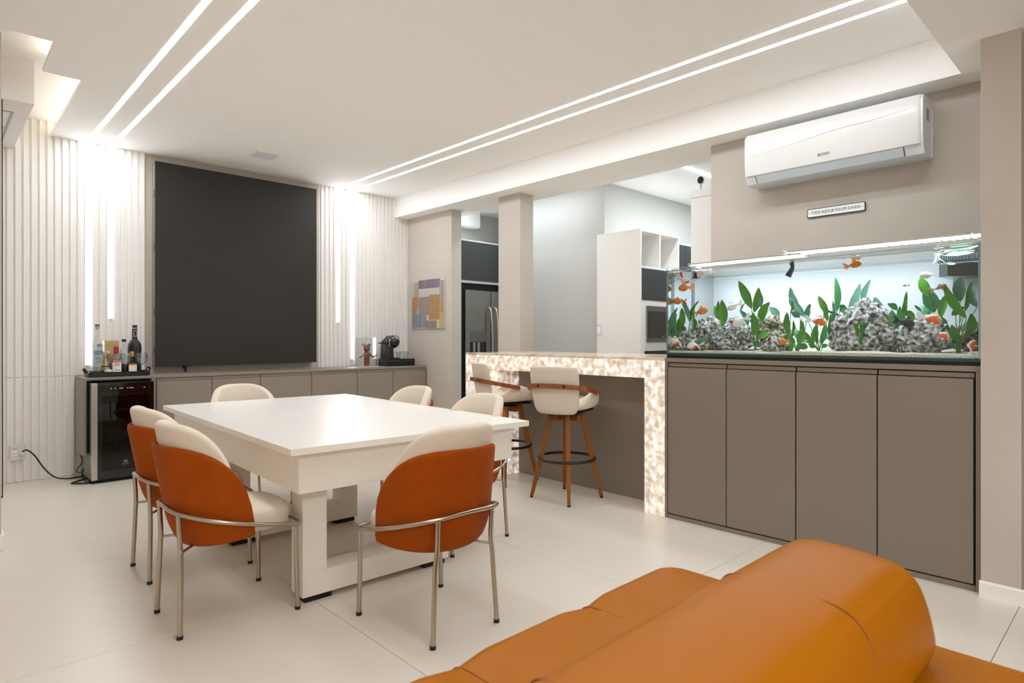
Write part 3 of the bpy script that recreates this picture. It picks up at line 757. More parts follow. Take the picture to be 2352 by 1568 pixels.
# ================================================================ PICTURE ON THE PIER
t = thing('wall_picture', 'abstract acrylic picture of overlapping amber, grey and blue blocks', 'picture', (4.42, 6.1, 1.30))
box('back_sheet', 4.412, 4.417, 5.775, 6.42, 1.315, 1.90, mat('print_ground', '#d8cec2', 0.4), t, 0.001)
def blk(y0, y1, z0, z1, c1, c2, x, r=0.02):
    n = 'block_' + c1[1:] + c2[1:]
    mm = ramp_noise_mat(n, [(0.35, c1), (0.65, c2)], 1.0, 0.3, detail=2, stretch=(1, 14, 0.6))
    prism('print_block', rrect(y0, y1, z0, z1, r), x - 0.002, x, mm, t, 'x')
for i, a in enumerate([(6.19, 6.40, 1.56, 1.88, '#bfae97', '#a3906e'), (5.87, 6.29, 1.70, 1.84, '#c8cfc4', '#d9cbbd'), (5.86, 6.30, 1.80, 1.905, '#4f5a78', '#90707e'),
                       (5.79, 5.87, 1.62, 1.88, '#a4887e', '#b29a90'), (6.33, 6.43, 1.49, 1.70, '#b0662e', '#c88a4e'), (6.06, 6.30, 1.48, 1.70, '#8d8078', '#a2938a'),
                       (5.87, 6.08, 1.42, 1.72, '#a8713d', '#bd8a4c'), (6.14, 6.43, 1.33, 1.49, '#4c586a', '#9fb0b4'), (5.93, 6.14, 1.32, 1.41, '#7d756b', '#9c8a74'),
                       (5.79, 5.87, 1.32, 1.50, '#d2b05a', '#caa35a'), (5.79, 5.87, 1.50, 1.62, '#97804d', '#c79a4c')]):
    blk(a[0], a[1], a[2], a[3], a[4], a[5], 4.412 - 0.0004 * i, 0.02 if i in (2, 4, 5, 7) else 0.004)
box('acrylic_front', 4.392, 4.400, 5.77, 6.437, 1.297, 1.894, M['acryl'], t, 0.0015)
for y in (5.79, 6.41):
    box('spacer', 4.40, 4.418, y - 0.008, y + 0.008, 1.305, 1.315, M['inox_l'], t, 0.001)

# ================================================================ KITCHEN
t = thing('refrigerator', 'stainless side-by-side refrigerator with water dispenser in the kitchen', 'refrigerator', (5.15, 6.1, 0))
box('cabinet', 4.665, 5.56, 5.80, 6.48, 0.0, 1.775, M['matte_black'], t, 0.004)
for a, b in ((4.72, 5.13), (5.137, 5.555)):
    dd = box('door', a, b, 5.765, 5.80, 0.03, 1.782, M['inox'], t, 0.008)
    hxp = 5.085 if a < 5 else 5.18
    tube('handle', smooth_path([(hxp, 5.762, 1.575), (hxp, 5.715, 1.53), (hxp + 0.004, 5.695, 1.25), (hxp + 0.004, 5.70, 0.9), (hxp, 5.715, 0.62), (hxp, 5.762, 0.58)], 6), 0.013, M['inox_l'], dd)
box('dispenser_panel', 4.79, 5.04, 5.759, 5.766, 1.153, 1.284, mat('dispenser_grey', '#6f716f', 0.35, metal=0.4), t, 0.002)
box('dispenser_recess', 4.79, 5.04, 5.761, 5.7655, 0.95, 1.150, M['gloss_black'], t, 0.001)
for x in (4.83, 4.90): box('paddle', x, x + 0.035, 5.752, 5.762, 1.03, 1.145, M['grey'], t, 0.002)
t = thing('wall_cabinet', 'graphite flap-door cabinet above the refrigerator', 'cabinet', (5.2, 6.1, 1.87))
box('frame', 4.62, 5.62, 5.82, 6.49, 1.872, 2.395, M['k_white'], t, 0.001)
box('door', 4.63, 5.61, 5.80, 5.819, 1.905, 2.378, M['dark_door'], t, 0.002)
box('dark_filler', 4.63, 5.61, 5.84, 6.4, 1.785, 1.871, M['matte_black'], t, 0)
t = thing('split_unit', 'white air unit high on the kitchen back wall', 'air conditioner', (5.1, 6.4, 2.66))
box('housing', 4.70, 5.42, 6.30, 6.49, 2.68, 2.89, M['ac'], t, 0.012)
box('outlet_vane', 4.72, 5.40, 6.31, 6.45, 2.672, 2.681, M['ac2'], t, 0.001)

t = thing('oven_tower', 'white kitchen tower with open cubbies, graphite flap and built-in oven', 'cabinet', (5.58, 3.9, 0))
TX0, TX1, TF, TB = 5.222, 5.95, 3.61, 4.165
box('side_panel', TX0, TX0 + 0.022, TF, TB, 0, 2.302, M['k_white'], t, 0.001)
box('side_panel', TX1 - 0.018, TX1, TF, TB, 0, 2.302, M['k_white'], t, 0.001)
box('top_panel', TX0 + 0.022, TX1 - 0.018, TF, TB, 2.28, 2.302, M['k_white'], t, 0.001)
box('divider', 5.565, 5.587, TF, TB, 1.93, 2.28, M['k_white'], t, 0.001)
box('back_panel', TX0 + 0.022, TX1 - 0.018, TB - 0.012, TB, 1.93, 2.28, M['k_white'], t, 0)
box('shelf', TX0 + 0.022, TX1 - 0.018, TF, TB, 1.908, 1.93, M['k_white'], t, 0.001)
box('flap_door', TX0 + 0.028, TX1 - 0.02, TF - 0.001, TF + 0.018, 1.588, 1.905, M['dark_door'], t, 0.002)
box('face_panel', TX0 + 0.022, TX1 - 0.018, TF + 0.004, TF + 0.02, 0.0, 1.585, M['k_white'], t, 0)
ov = thing('built_in_oven', 'steel-trimmed built-in oven in the white kitchen tower', 'oven', (5.6, TF, 1.156))
box('fascia', 5.329, 5.90, TF - 0.012, TF + 0.004, 1.156, 1.528, M['oven'], ov, 0.002)
box('door', 5.348, 5.90, TF - 0.018, TF - 0.012, 1.20, 1.475, M['oven_g'], ov, 0.001)
box('logo_plate', 5.595, 5.63, TF - 0.0186, TF - 0.0178, 1.212, 1.218, M['grey'], ov, 0)
ov = thing('lower_oven', 'black-framed lower oven just above the bar top in the kitchen tower', 'oven', (5.6, TF, 0.68))
box('fascia', 5.30, 5.90, TF - 0.010, TF + 0.004, 0.70, 1.068, M['black'], ov, 0.002)
box('pane', 5.33, 5.88, TF - 0.014, TF - 0.0105, 0.73, 1.045, M['oven_g'], ov, 0.001)
t = thing('tall_unit', 'tall kitchen cupboard with graphite doors beyond the oven tower', 'cabinet', (6.4, 3.9, 0))
box('carcass', 5.952, 6.9, TF + 0.02, TB, 0, 2.243, M['k_white'], t, 0.001)
for a, b in ((5.956, 6.078), (6.082, 6.36), (6.364, 6.64)): box('door', a, b, TF, TF + 0.0195, 0.1, 2.218, M['dark_door'], t, 0.002)
t = thing('white_cupboard', 'white cupboard end rising behind the aquarium wall', 'cabinet', (5.0, 2.4, 0))
box('lower_body', 4.71, 5.3, 1.6, 2.747, 0, 2.378, M['k_white'], t, 0.002)
box('upper_box', 4.71, 5.3, 1.6, 2.747, 2.381, 2.451, M['k_white'], t, 0.002)
t = thing('light_switch', 'white double switch plate on the side of the oven tower', 'switch', (TX0, 4.13, 1.228))
box('plate', TX0 - 0.008, TX0, 4.098, 4.162, 1.228, 1.345, M['ac'], t, 0.003)
box('rocker', TX0 - 0.011, TX0 - 0.007, 4.110, 4.150, 1.25, 1.32, M['signw'], t, 0.002)
t = thing('security_camera', 'small black and white security camera on top of the white cupboard', 'camera', (4.79, 2.71, 2.451))
obj('base', add_lathe(bmnew(), [(0, 0), (0.03, 0), (0.03, 0.008), (0.01, 0.02), (0.008, 0.06), (0, 0.06)], 4.79, 2.70, 2.451, 16), M['ac'], t, smooth=40)
bm = bmnew(); bmesh.ops.create_uvsphere(bm, u_segments=18, v_segments=12, radius=0.036); bmesh.ops.scale(bm, vec=(0.8, 0.8, 1), verts=bm.verts); bmesh.ops.translate(bm, vec=(4.79, 2.70, 2.54), verts=bm.verts)
hd = obj('head', bm, M['ac'], t, smooth=60)
bm = bmnew(); bmesh.ops.create_uvsphere(bm, u_segments=18, v_segments=12, radius=0.031); bmesh.ops.scale(bm, vec=(0.7, 0.85, 1), verts=bm.verts); bmesh.ops.translate(bm, vec=(4.772, 2.694, 2.54), verts=bm.verts)
obj('lens_cover', bm, M['gloss_black'], hd, smooth=60)
# ================================================================ LIQUOR TRAY
TZ0 = BT
t = thing('serving_tray', 'black rimmed serving tray with rope handles on the wine cooler worktop', 'tray', (1.23, 6.29, TZ0))
TX = (1.0, 1.46, 6.18, 6.42)
def rr(z, ins): return [(x, y, z) for x, y in rrect(TX[0] + ins, TX[1] - ins, TX[2] + ins, TX[3] - ins, 0.03 - min(ins, 0.02))]
bm = bmnew()
add_loft(bm, [rr(TZ0 + 0.001, 0.006), rr(TZ0 + 0.004, 0), rr(TZ0 + 0.042, 0), rr(TZ0 + 0.042, 0.008), rr(TZ0 + 0.010, 0.010)])
obj('tray_body', bm, M['black'], t, smooth=40)
for x, s in ((1.0, -1), (1.46, 1)):
    tube('handle', smooth_path([(x, 6.25, TZ0 + 0.035), (x + 0.012 * s, 6.25, TZ0 + 0.062), (x + 0.012 * s, 6.30, TZ0 + 0.068), (x + 0.012 * s, 6.35, TZ0 + 0.062), (x, 6.35, TZ0 + 0.035)], 5), 0.007, M['matte_black'], t)
    for y in (6.25, 6.35): box('handle_bead', x - 0.006 + 0.006 * s, x + 0.006 + 0.006 * s, y - 0.006, y + 0.006, TZ0 + 0.05, TZ0 + 0.062, mat('brass', '#b08a55', 0.3, metal=0.8), t, 0.002)
BZ = TZ0 + 0.011
def lathe_part(name, prof, x, y, z, m, par, n=28): return obj(name, add_lathe(bmnew(), prof, x, y, z, n), m, par, smooth=40)
def curved_label(name, x, y, r, z0, z1, a0, a1, m, par, n=14):
    bm = bmnew(); rings = []
    for rr_ in (r + 0.0012, r + 0.0004):
        rings.append([(x + rr_ * math.sin(R(a0 + (a1 - a0) * i / n)), y - rr_ * math.cos(R(a0 + (a1 - a0) * i / n)), z) for z in (z0,) for i in range(n + 1)])
    vs0 = [[bm.verts.new((x + rr_ * math.sin(R(a0 + (a1 - a0) * i / n)), y - rr_ * math.cos(R(a0 + (a1 - a0) * i / n)), z)) for i in range(n + 1)] for rr_, z in ((r + .0012, z0), (r + .0012, z1), (r + .0004, z1), (r + .0004, z0))]
    for a in range(4):
        for i in range(n):
            bm.faces.new((vs0[a][i], vs0[a][i + 1], vs0[(a + 1) % 4][i + 1], vs0[(a + 1) % 4][i]))
    bm.faces.new([vs0[a][0] for a in range(4)]); bm.faces.new([vs0[a][n] for a in range(4)][::-1])
    return obj(name, bm, m, par, smooth=40)
FACE = (math.cos(R(8)), -math.sin(R(8)), 0)
blue = mat('blue_ink', '#27509b', 0.5)
red = mat('red_cap', '#b81f24', 0.3)
paper = mat('label_paper', '#ece7dd', 0.6)
gla = thin_glass('bottle_glass', (0.90, 0.94, 0.94), refl=1.2, base=0.04)
# tall clear bottle with blue stopper
x, y = 1.085, 6.33
t = thing('liquor_bottle', 'tallest clear glass bottle with a blue stopper at the tray end', 'bottle', (x, y, BZ), group='bottles on the black tray')
lathe_part('glass', [(0, 0), (0.044, 0.002), (0.048, 0.02), (0.048, 0.235), (0.043, 0.268), (0.022, 0.295), (0.018, 0.33), (0.0175, 0.405), (0.021, 0.412), (0.021, 0.425), (0, 0.426)], x, y, BZ, gla, t)
lathe_part('cork', [(0, 0), (0.014, 0), (0.014, 0.03), (0, 0.03)], x, y, BZ + 0.396, mat('cork', '#c6ab82', 0.9), t)
lathe_part('stopper', [(0, 0), (0.018, 0), (0.018, 0.011), (0, 0.012)], x, y, BZ + 0.4265, mat('navy_cap', '#2b3a5c', 0.5), t)
curved_label('emblem_band', x, y, 0.0485, BZ + 0.175, BZ + 0.215, -38, 46, mat('silver_blue', '#8c98ab', 0.4), t)
# vodka bottle with blue print
x, y = 1.083, 6.235
t = thing('liquor_bottle', 'squat clear bottle with large blue lettering in front of the tallest bottle', 'bottle', (x, y, BZ), group='bottles on the black tray')
lathe_part('glass', [(0, 0), (0.038, 0.002), (0.041, 0.012), (0.041, 0.165), (0.036, 0.19), (0.019, 0.208), (0.015, 0.218), (0.015, 0.25), (0, 0.251)], x, y, BZ, gla, t)
lathe_part('cap', [(0, 0), (0.0165, 0), (0.0165, 0.022), (0, 0.022)], x, y, BZ + 0.247, M['inox'], t)
lathe_part('contents', [(0, 0), (0.036, 0.002), (0.036, 0.07), (0, 0.071)], x, y, BZ + 0.006, thin_glass('liquid_clear', (0.84, 0.92, 0.92), base=0.02), t)
text('brand_text', 'ABSOLUT', 0.031, (x, y - 0.0425, BZ + 0.148), FACE, blue, t, width=0.074)
text('brand_text', 'VODKA', 0.031, (x, y - 0.0425, BZ + 0.120), FACE, blue, t, width=0.062)
# cardboard gift box
x, y = 1.19, 6.36
t = thing('gift_box', 'tall kraft cardboard bottle box standing behind the red-capped bottle', 'box', (x, y, BZ))
box('carton', x - 0.052, x + 0.052, y - 0.042, y + 0.042, BZ, BZ + 0.30, mat('kraft_board', '#b79f72', 0.8, var=0.1, scale=12), t, 0.002)
box('lid_band', x - 0.0528, x + 0.0528, y - 0.0428, y + 0.0428, BZ + 0.258, BZ + 0.261, mat('kraft_dark', '#8d7648', 0.8), t, 0)
box('side_stripe', x - 0.0526, x - 0.0519, y - 0.042, y + 0.042, BZ, BZ + 0.30, paper, t, 0)
# champagne-style bottle with gold foil
x, y = 1.133, 6.275
t = thing('sparkling_bottle', 'small dark bottle with matte gold foil neck', 'bottle', (x, y, BZ), group='bottles on the black tray')
lathe_part('glass', [(0, 0), (0.031, 0.002), (0.032, 0.01), (0.032, 0.075), (0.024, 0.105), (0.014, 0.13), (0, 0.131)], x, y, BZ, mat('dark_green_glass', '#1c2a1a', 0.08), t)
lathe_part('foil', [(0.0325, 0.045), (0.0328, 0.07), (0.025, 0.105), (0.015, 0.135), (0.0145, 0.160), (0.0175, 0.165), (0.0175, 0.18), (0.014, 0.183), (0.014, 0.198), (0.008, 0.205), (0, 0.206)], x, y, BZ, mat('gold_foil_matte', '#c2a878', 0.45, metal=0.3), t)
# red-capped vodka
x, y = 1.205, 6.225
t = thing('liquor_bottle', 'clear bottle with red cap and red and white label', 'bottle', (x, y, BZ), group='bottles on the black tray')
lathe_part('glass', [(0, 0), (0.040, 0.002), (0.042, 0.01), (0.043, 0.135), (0.040, 0.155), (0.022, 0.18), (0.017, 0.19), (0.017, 0.205), (0, 0.206)], x, y, BZ, gla, t)
lathe_part('cap', [(0, 0), (0.0195, 0), (0.0195, 0.04), (0.0185, 0.041), (0.0185, 0.0425), (0.0195, 0.0435), (0.0195, 0.062), (0, 0.063)], x, y, BZ + 0.185, red, t)
curved_label('label', x, y, 0.0432, BZ + 0.028, BZ + 0.112, -48, 48, paper, t)
curved_label('brand_band', x, y, 0.0436, BZ + 0.112, BZ + 0.134, -52, 52, mat('red_band', '#a52d24', 0.5), t)
text('brand_text', 'SMIRNOFF', 0.02, (x, y - 0.0452, BZ + 0.123), FACE, paper, t, width=0.064)
bm = bmnew()
for k, (dx, z, wd) in enumerate([(0, 0.098, 0.03), (0, 0.086, 0.045), (0, 0.045, 0.04)]):
    add_box(bm, x + dx - wd / 2, x + dx + wd / 2, y - 0.0462, y - 0.0447, BZ + z, BZ + z + 0.005)
obj('label_print', bm, mat('label_red', '#b5483c', 0.5), t)
# small tonic bottle at the back
x, y = 1.162, 6.30
t = thing('small_bottle', 'little pale bottle with white cap tucked behind the red-capped one', 'bottle', (x, y, BZ), group='bottles on the black tray')
lathe_part('glass', [(0, 0), (0.024, 0.002), (0.025, 0.01), (0.025, 0.11), (0.013, 0.15), (0.012, 0.19), (0, 0.191)], x, y, BZ, gla, t)
lathe_part('cap', [(0, 0), (0.014, 0), (0.014, 0.025), (0, 0.025)], x, y, BZ + 0.187, M['ac'], t)
curved_label('label', x, y, 0.0253, BZ + 0.04, BZ + 0.10, -60, 60, mat('blue_label', '#46629c', 0.5), t)
# clear bottle with dark cap
x, y = 1.283, 6.33
t = thing('liquor_bottle', 'slim clear bottle with black cap beside the black bottle', 'bottle', (x, y, BZ), group='bottles on the black tray')
lathe_part('glass', [(0, 0), (0.036, 0.002), (0.038, 0.01), (0.038, 0.175), (0.030, 0.205), (0.0145, 0.24), (0.0145, 0.29), (0, 0.291)], x, y, BZ, gla, t)
lathe_part('contents', [(0, 0), (0.033, 0.002), (0.033, 0.085), (0, 0.086)], x, y, BZ + 0.006, mat('dark_liquor', '#3a2415', 0.2), t)
lathe_part('cap', [(0, 0), (0.017, 0), (0.017, 0.024), (0, 0.025)], x, y, BZ + 0.287, M['black'], t)
# tall matte black bottle
x, y = 1.372, 6.355
t = thing('black_bottle', 'tall matte black bottle with crown stopper and engraved pattern', 'bottle', (x, y, BZ), group='bottles on the black tray')
blk = mat('engraved_black', '#12120f', 0.5, bump=0.6, bscale=90)
lathe_part('glass', [(0, 0), (0.050, 0.002), (0.053, 0.012), (0.054, 0.24), (0.050, 0.268), (0.036, 0.292), (0.024, 0.305), (0.0205, 0.325), (0.0205, 0.405), (0, 0.406)], x, y, BZ, blk, t)
lathe_part('collar', [(0, 0), (0.0215, 0), (0.0215, 0.008), (0, 0.009)], x, y, BZ + 0.405, M['inox_l'], t)
st = lathe_part('stopper', [(0, 0), (0.019, 0), (0.0205, 0.022), (0, 0.022)], x, y, BZ + 0.413, M['black'], t)
for k in range(6):
    a = 2 * PI * k / 6; box('crown_point', x + 0.016 * math.cos(a) - 0.004, x + 0.016 * math.cos(a) + 0.004, y + 0.016 * math.sin(a) - 0.004, y + 0.016 * math.sin(a) + 0.004, BZ + 0.434, BZ + 0.441, M['inox_l'], st, 0.001)
bm = bmnew()
for a in [(-0.011, 0.011, 0.388, 0.391), (-0.011, 0.011, 0.335, 0.338), (-0.011, -0.0085, 0.338, 0.388), (0.0085, 0.011, 0.338, 0.388)]:
    add_box(bm, x + a[0], x + a[1], y - 0.0225, y - 0.0195, BZ + a[2], BZ + a[3])
obj('neck_frame', bm, mat('pale_print', '#d9d2bd', 0.5), t)
# orange stoppered bottle
x, y = 1.325, 6.235
t = thing('diffuser_bottle', 'square amber bottle with orange wooden stopper and floral label', 'bottle', (x, y, BZ), group='bottles on the black tray')
bm = bmnew()
add_loft(bm, [[(x + a, y + b, z) for a, b in rrect(-h, h, -h, h, 0.008)] for z, h in ((BZ, 0.032), (BZ + 0.004, 0.034), (BZ + 0.10, 0.034), (BZ + 0.112, 0.026), (BZ + 0.12, 0.014), (BZ + 0.16, 0.0125))])
obj('glass', bm, thin_glass('amber_glass', (0.55, 0.26, 0.12), base=0.05), t, smooth=40)
lathe_part('stopper', [(0, 0), (0.0165, 0), (0.018, 0.012), (0.0165, 0.014), (0.0175, 0.04), (0.015, 0.045), (0, 0.046)], x, y, BZ + 0.158, mat('orange_wood', '#c0793b', 0.4), t)
box('label', x - 0.030, x + 0.030, y - 0.0355, y - 0.0345, BZ + 0.008, BZ + 0.095, paper, t, 0)
bm = bmnew()
for a in [(-0.030, 0.030, 0.083, 0.094), (0.018, 0.026, 0.012, 0.02), (0.020, 0.027, 0.04, 0.047), (-0.02, 0.01, 0.015, 0.019), (0.018, 0.024, 0.062, 0.067)]:
    add_box(bm, x + a[0], x + a[1], y - 0.0362, y - 0.0354, BZ + a[2], BZ + a[3])
obj('label_print', bm, mat('orange_ink', '#c9702f', 0.5), t)
# stemmed gin glasses
def gin_glass(x, y, lb):
    t = thing('gin_glass', lb, 'glass', (x, y, BZ), group='balloon glasses on the tray')
    lathe_part('bowl', [(0.006, 0.085), (0.022, 0.092), (0.042, 0.112), (0.049, 0.14), (0.047, 0.165), (0.041, 0.19), (0.0398, 0.19), (0.0458, 0.165), (0.0478, 0.14), (0.041, 0.1135), (0.021, 0.094), (0.0, 0.09)], x, y, BZ, M['clear'], t)
    lathe_part('stem', [(0.0, 0.003), (0.009, 0.006), (0.0055, 0.03), (0.005, 0.07), (0.009, 0.087), (0, 0.09)], x, y, BZ, thin_glass('blue_stem', (0.72, 0.82, 0.95), base=0.08), t)
    lathe_part('foot', [(0, 0), (0.034, 0), (0.034, 0.002), (0.006, 0.006), (0, 0.006)], x, y, BZ, M['clear'], t)
gin_glass(1.278, 6.228, 'balloon gin glass in front of the slim clear bottle')
gin_glass(1.395, 6.225, 'balloon gin glass at the tray end by the screen')
lathe_part('lidded_candle', [(0, 0), (0.033, 0), (0.034, 0.012), (0.030, 0.018), (0.008, 0.02), (0.007, 0.03), (0, 0.031)], 1.150, 6.226, BZ + 0.03, mat('stone_lid', '#d9d0c3', 0.6), None)
tag(bpy.data.objects['lidded_candle'], 'small pale lid with knob at the front of the black tray', 'candle')
lathe_part('candle_tin', [(0, 0), (0.032, 0), (0.032, 0.029), (0, 0.029)], 1.150, 6.226, BZ, paper, bpy.data.objects['lidded_candle'])
lathe_part('cork_stopper', [(0, 0), (0.011, 0), (0.012, 0.03), (0, 0.031)], 1.372, 6.275, BZ, mat('cork2', '#a87748', 0.9), None, 14)
tag(bpy.data.objects['cork_stopper'], 'loose brown cork on the tray between the black bottle and the gin glass', 'cork')

# ================================================================ FIGURINE IN A CLEAR CASE
cx, cy = 3.705, 6.33
t = thing('display_case', 'clear acrylic box standing over the brown toy figure', 'display case', (cx, cy, BT))
X0, X1, Y0, Y1, Z1 = cx - 0.095, cx + 0.095, cy - 0.095, cy + 0.095, BT + 0.335
for nm, a in [('pane', (X0, X1, Y0, Y0 + 0.004)), ('pane', (X0, X1, Y1 - 0.004, Y1)), ('pane', (X0, X0 + 0.004, Y0 + 0.004, Y1 - 0.004)), ('pane', (X1 - 0.004, X1, Y0 + 0.004, Y1 - 0.004))]:
    box(nm, a[0], a[1], a[2], a[3], BT + 0.006, Z1, M['acryl'], t, 0)
box('pane', X0, X1, Y0, Y1, Z1, Z1 + 0.004, M['acryl'], t, 0)
box('base_plate', X0, X1, Y0, Y1, BT + 0.0005, BT + 0.006, mat('frosted', '#e6e2dc', 0.4), t, 0.001)
for a in ((X0, Y0), (X1, Y0), (X1, Y1), (X0, Y1)):
    box('edge', a[0] - 0.0015, a[0] + 0.0015, a[1] - 0.0015, a[1] + 0.0015, BT + 0.006, Z1 + 0.004, M['signw'], t, 0)
amb = mat('amber_resin', '#7d3f2a', 0.15, var=0.25, scale=20, coat=0.6)
t = thing('toy_figure', 'glossy red-brown standing toy bear inside the clear case', 'figurine', (cx, cy, BT + 0.006))
def egg(name, x, y, z, rx, ry, rz, par=t, m=amb, rot=0.0):
    bm = bmnew(); bmesh.ops.create_uvsphere(bm, u_segments=18, v_segments=12, radius=1.0)
    bmesh.ops.scale(bm, vec=(rx, ry, rz), verts=bm.verts)
    if rot: bmesh.ops.rotate(bm, matrix=Matrix.Rotation(rot, 3, 'Y'), verts=bm.verts, cent=(0, 0, 0))
    bmesh.ops.translate(bm, vec=(x, y, z), verts=bm.verts)
    return obj(name, bm, m, par, smooth=70)
b0 = BT + 0.006
for s in (-1, 1):
    bm = bmnew(); add_tube(bm, [(cx + 0.02 * s, cy, b0 + 0.001), (cx + 0.021 * s, cy, b0 + 0.04), (cx + 0.018 * s, cy, b0 + 0.085)], [0.019, 0.018, 0.016], 14); lg = obj('leg', bm, amb, t, smooth=50)
    egg('foot', cx + 0.021 * s, cy - 0.014, b0 + 0.0125, 0.019, 0.026, 0.012, lg)
    bm = bmnew(); add_tube(bm, [(cx + 0.03 * s, cy, b0 + 0.150), (cx + 0.058 * s, cy - 0.004, b0 + 0.125), (cx + 0.085 * s, cy - 0.01, b0 + 0.108)], [0.012, 0.011, 0.010], 12); am = obj('arm', bm, amb, t, smooth=50)
    egg('hand', cx + 0.09 * s, cy - 0.011, b0 + 0.105, 0.012, 0.01, 0.009, am)
bm = bmnew(); add_lathe(bm, [(0, 0), (0.03, 0.004), (0.038, 0.03), (0.036, 0.06), (0.03, 0.085), (0.018, 0.096), (0, 0.098)], cx, cy, b0 + 0.072, 20); obj('torso', bm, amb, t, smooth=50)
hd = egg('head', cx, cy, b0 + 0.207, 0.042, 0.038, 0.044)
egg('muzzle', cx, cy - 0.034, b0 + 0.195, 0.017, 0.012, 0.012, hd)
for s in (-1, 1): egg('ear', cx + 0.038 * s, cy + 0.004, b0 + 0.246, 0.018, 0.009, 0.018, hd)

# ================================================================ COFFEE CORNER
t = thing('capsule_drawer', 'black perforated capsule drawer box under the coffee maker', 'drawer box', (4.12, 6.33, BT))
box('case', 3.935, 4.315, 6.24, 6.50, BT + 0.001, BT + 0.083, M['black'], t, 0.004)
dr = box('drawer_front', 3.94, 4.31, 6.234, 6.24, BT + 0.006, BT + 0.078, M['matte_black'], t, 0.002)
bm = bmnew()
for i in range(34):
    if 14 < i < 19: continue
    add_box(bm, 3.95 + 0.0105 * i, 3.9535 + 0.0105 * i, 6.2332, 6.2342, BT + 0.060, BT + 0.0635)
obj('vent_holes', bm, M['inox_l'], dr)
KZ = BT + 0.0835
t = thing('coffee_maker', 'glossy black capsule coffee maker with round head beside the clear case', 'coffee maker', (4.02, 6.35, KZ))
bm = bmnew(); rings = []
for z, x0_, x1_, y0_, y1_ in [(0, 3.942, 4.045, 6.27, 6.42), (0.004, 3.938, 4.05, 6.265, 6.425), (0.16, 3.94, 4.045, 6.275, 6.42), (0.20, 3.945, 4.045, 6.28, 6.415), (0.225, 3.955, 4.04, 6.29, 6.41)]:
    rings.append([(x, y, KZ + z) for x, y in rrect(x0_, x1_, y0_, y1_, 0.03)])
add_loft(bm, rings); obj('column', bm, mat('satin_black', '#1a1817', 0.4), t, smooth=50)
hd = egg('head', 4.055, 6.315, KZ + 0.205, 0.078, 0.085, 0.078, t, M['gloss_black'])
bm = bmnew(); add_lathe(bm, [(0, 0), (0.036, 0), (0.036, 0.006), (0.030, 0.007), (0.029, 0.003), (0, 0.003)], n=28)
bmesh.ops.rotate(bm, matrix=Matrix.Rotation(R(48), 3, 'X'), verts=bm.verts, cent=(0, 0, 0)); bmesh.ops.rotate(bm, matrix=Matrix.Rotation(R(12), 3, 'Z'), verts=bm.verts, cent=(0, 0, 0))
bmesh.ops.translate(bm, vec=(4.068, 6.258, KZ + 0.257), verts=bm.verts); obj('dial_ring', bm, M['inox_l'], hd, smooth=30)
tube('chrome_trim', smooth_path([(3.985, 6.262, KZ + 0.235), (3.972, 6.262, KZ + 0.21), (3.972, 6.262, KZ + 0.15)], 5), 0.005, M['inox_l'], t, n=8)
prism('neck', [(3.93, KZ + 0.19), (4.03, KZ + 0.28), (4.07, KZ + 0.20), (4.02, KZ + 0.13)], 6.275, 6.41, mat('satin_black', '#1a1817', 0.4), t, 'y', bevel=0.008)
prism('lever', [(3.865, KZ + 0.193), (3.95, KZ + 0.205), (3.95, KZ + 0.185), (3.885, KZ + 0.183)], 6.31, 6.37, mat('satin_black', '#1a1817', 0.4), t, 'y', bevel=0.004)
box('drip_tray', 4.03, 4.11, 6.25, 6.34, KZ, KZ + 0.014, M['black'], t, 0.004)
for x, y, lb in [(4.145, 6.33, 'small clear glass cup next to the coffee maker'), (4.232, 6.31, 'small clear glass cup at the end of the capsule drawer')]:
    g = lathe_part('glass_cup', [(0, 0.0), (0.026, 0), (0.028, 0.006), (0.036, 0.05), (0.038, 0.085), (0.0362, 0.085), (0.0345, 0.05), (0.026, 0.008), (0, 0.008)], x, y, KZ + 0.0005, M['clear'], None)
    tag(g, lb, 'glass', 'clear cups by the coffee maker')

# ================================================================ SOFA
t = thing('sofa', 'tan leather island sofa with low central backrest in the foreground', 'sofa', (1.0, 0.55, 0))
def soft_block(name, x0, x1, y0, y1, z0, z1, r, m, crown=0.012, nx=40, ny=24):
    """cushion block with rounded edges and a slightly crowned top"""
    bm = bmnew(); rings = []
    def ring(z, ins):
        return [(x, y, z) for x, y in rrect(x0 + ins, x1 - ins, y0 + ins, y1 - ins, max(0.02, 0.09 - ins), 8)]
    rings.append(ring(z0, 0.01))
    rings.append(ring(z0 + 0.02, 0))
    for k in range(0, 7):
        a = R(90 * k / 6); rings.append(ring(z1 - r + r * math.sin(a), r - r * math.cos(a)))
    for k in range(1, 5):
        rings.append(ring(z1 + crown * math.sin(R(22 * k)), r + 0.07 * k))
    add_loft(bm, rings)
    return obj(name, bm, m, t, smooth=60)
base = soft_block('base', -0.15, 1.84, 0.02, 1.16, 0.10, 0.26, 0.03, M['leather'], 0.0)
for lx in (0.0, 1.7):
    for ly in (0.12, 1.06): box('leg', lx - 0.03, lx + 0.03, ly - 0.03, ly + 0.03, 0, 0.10, M['black'], t, 0.004)
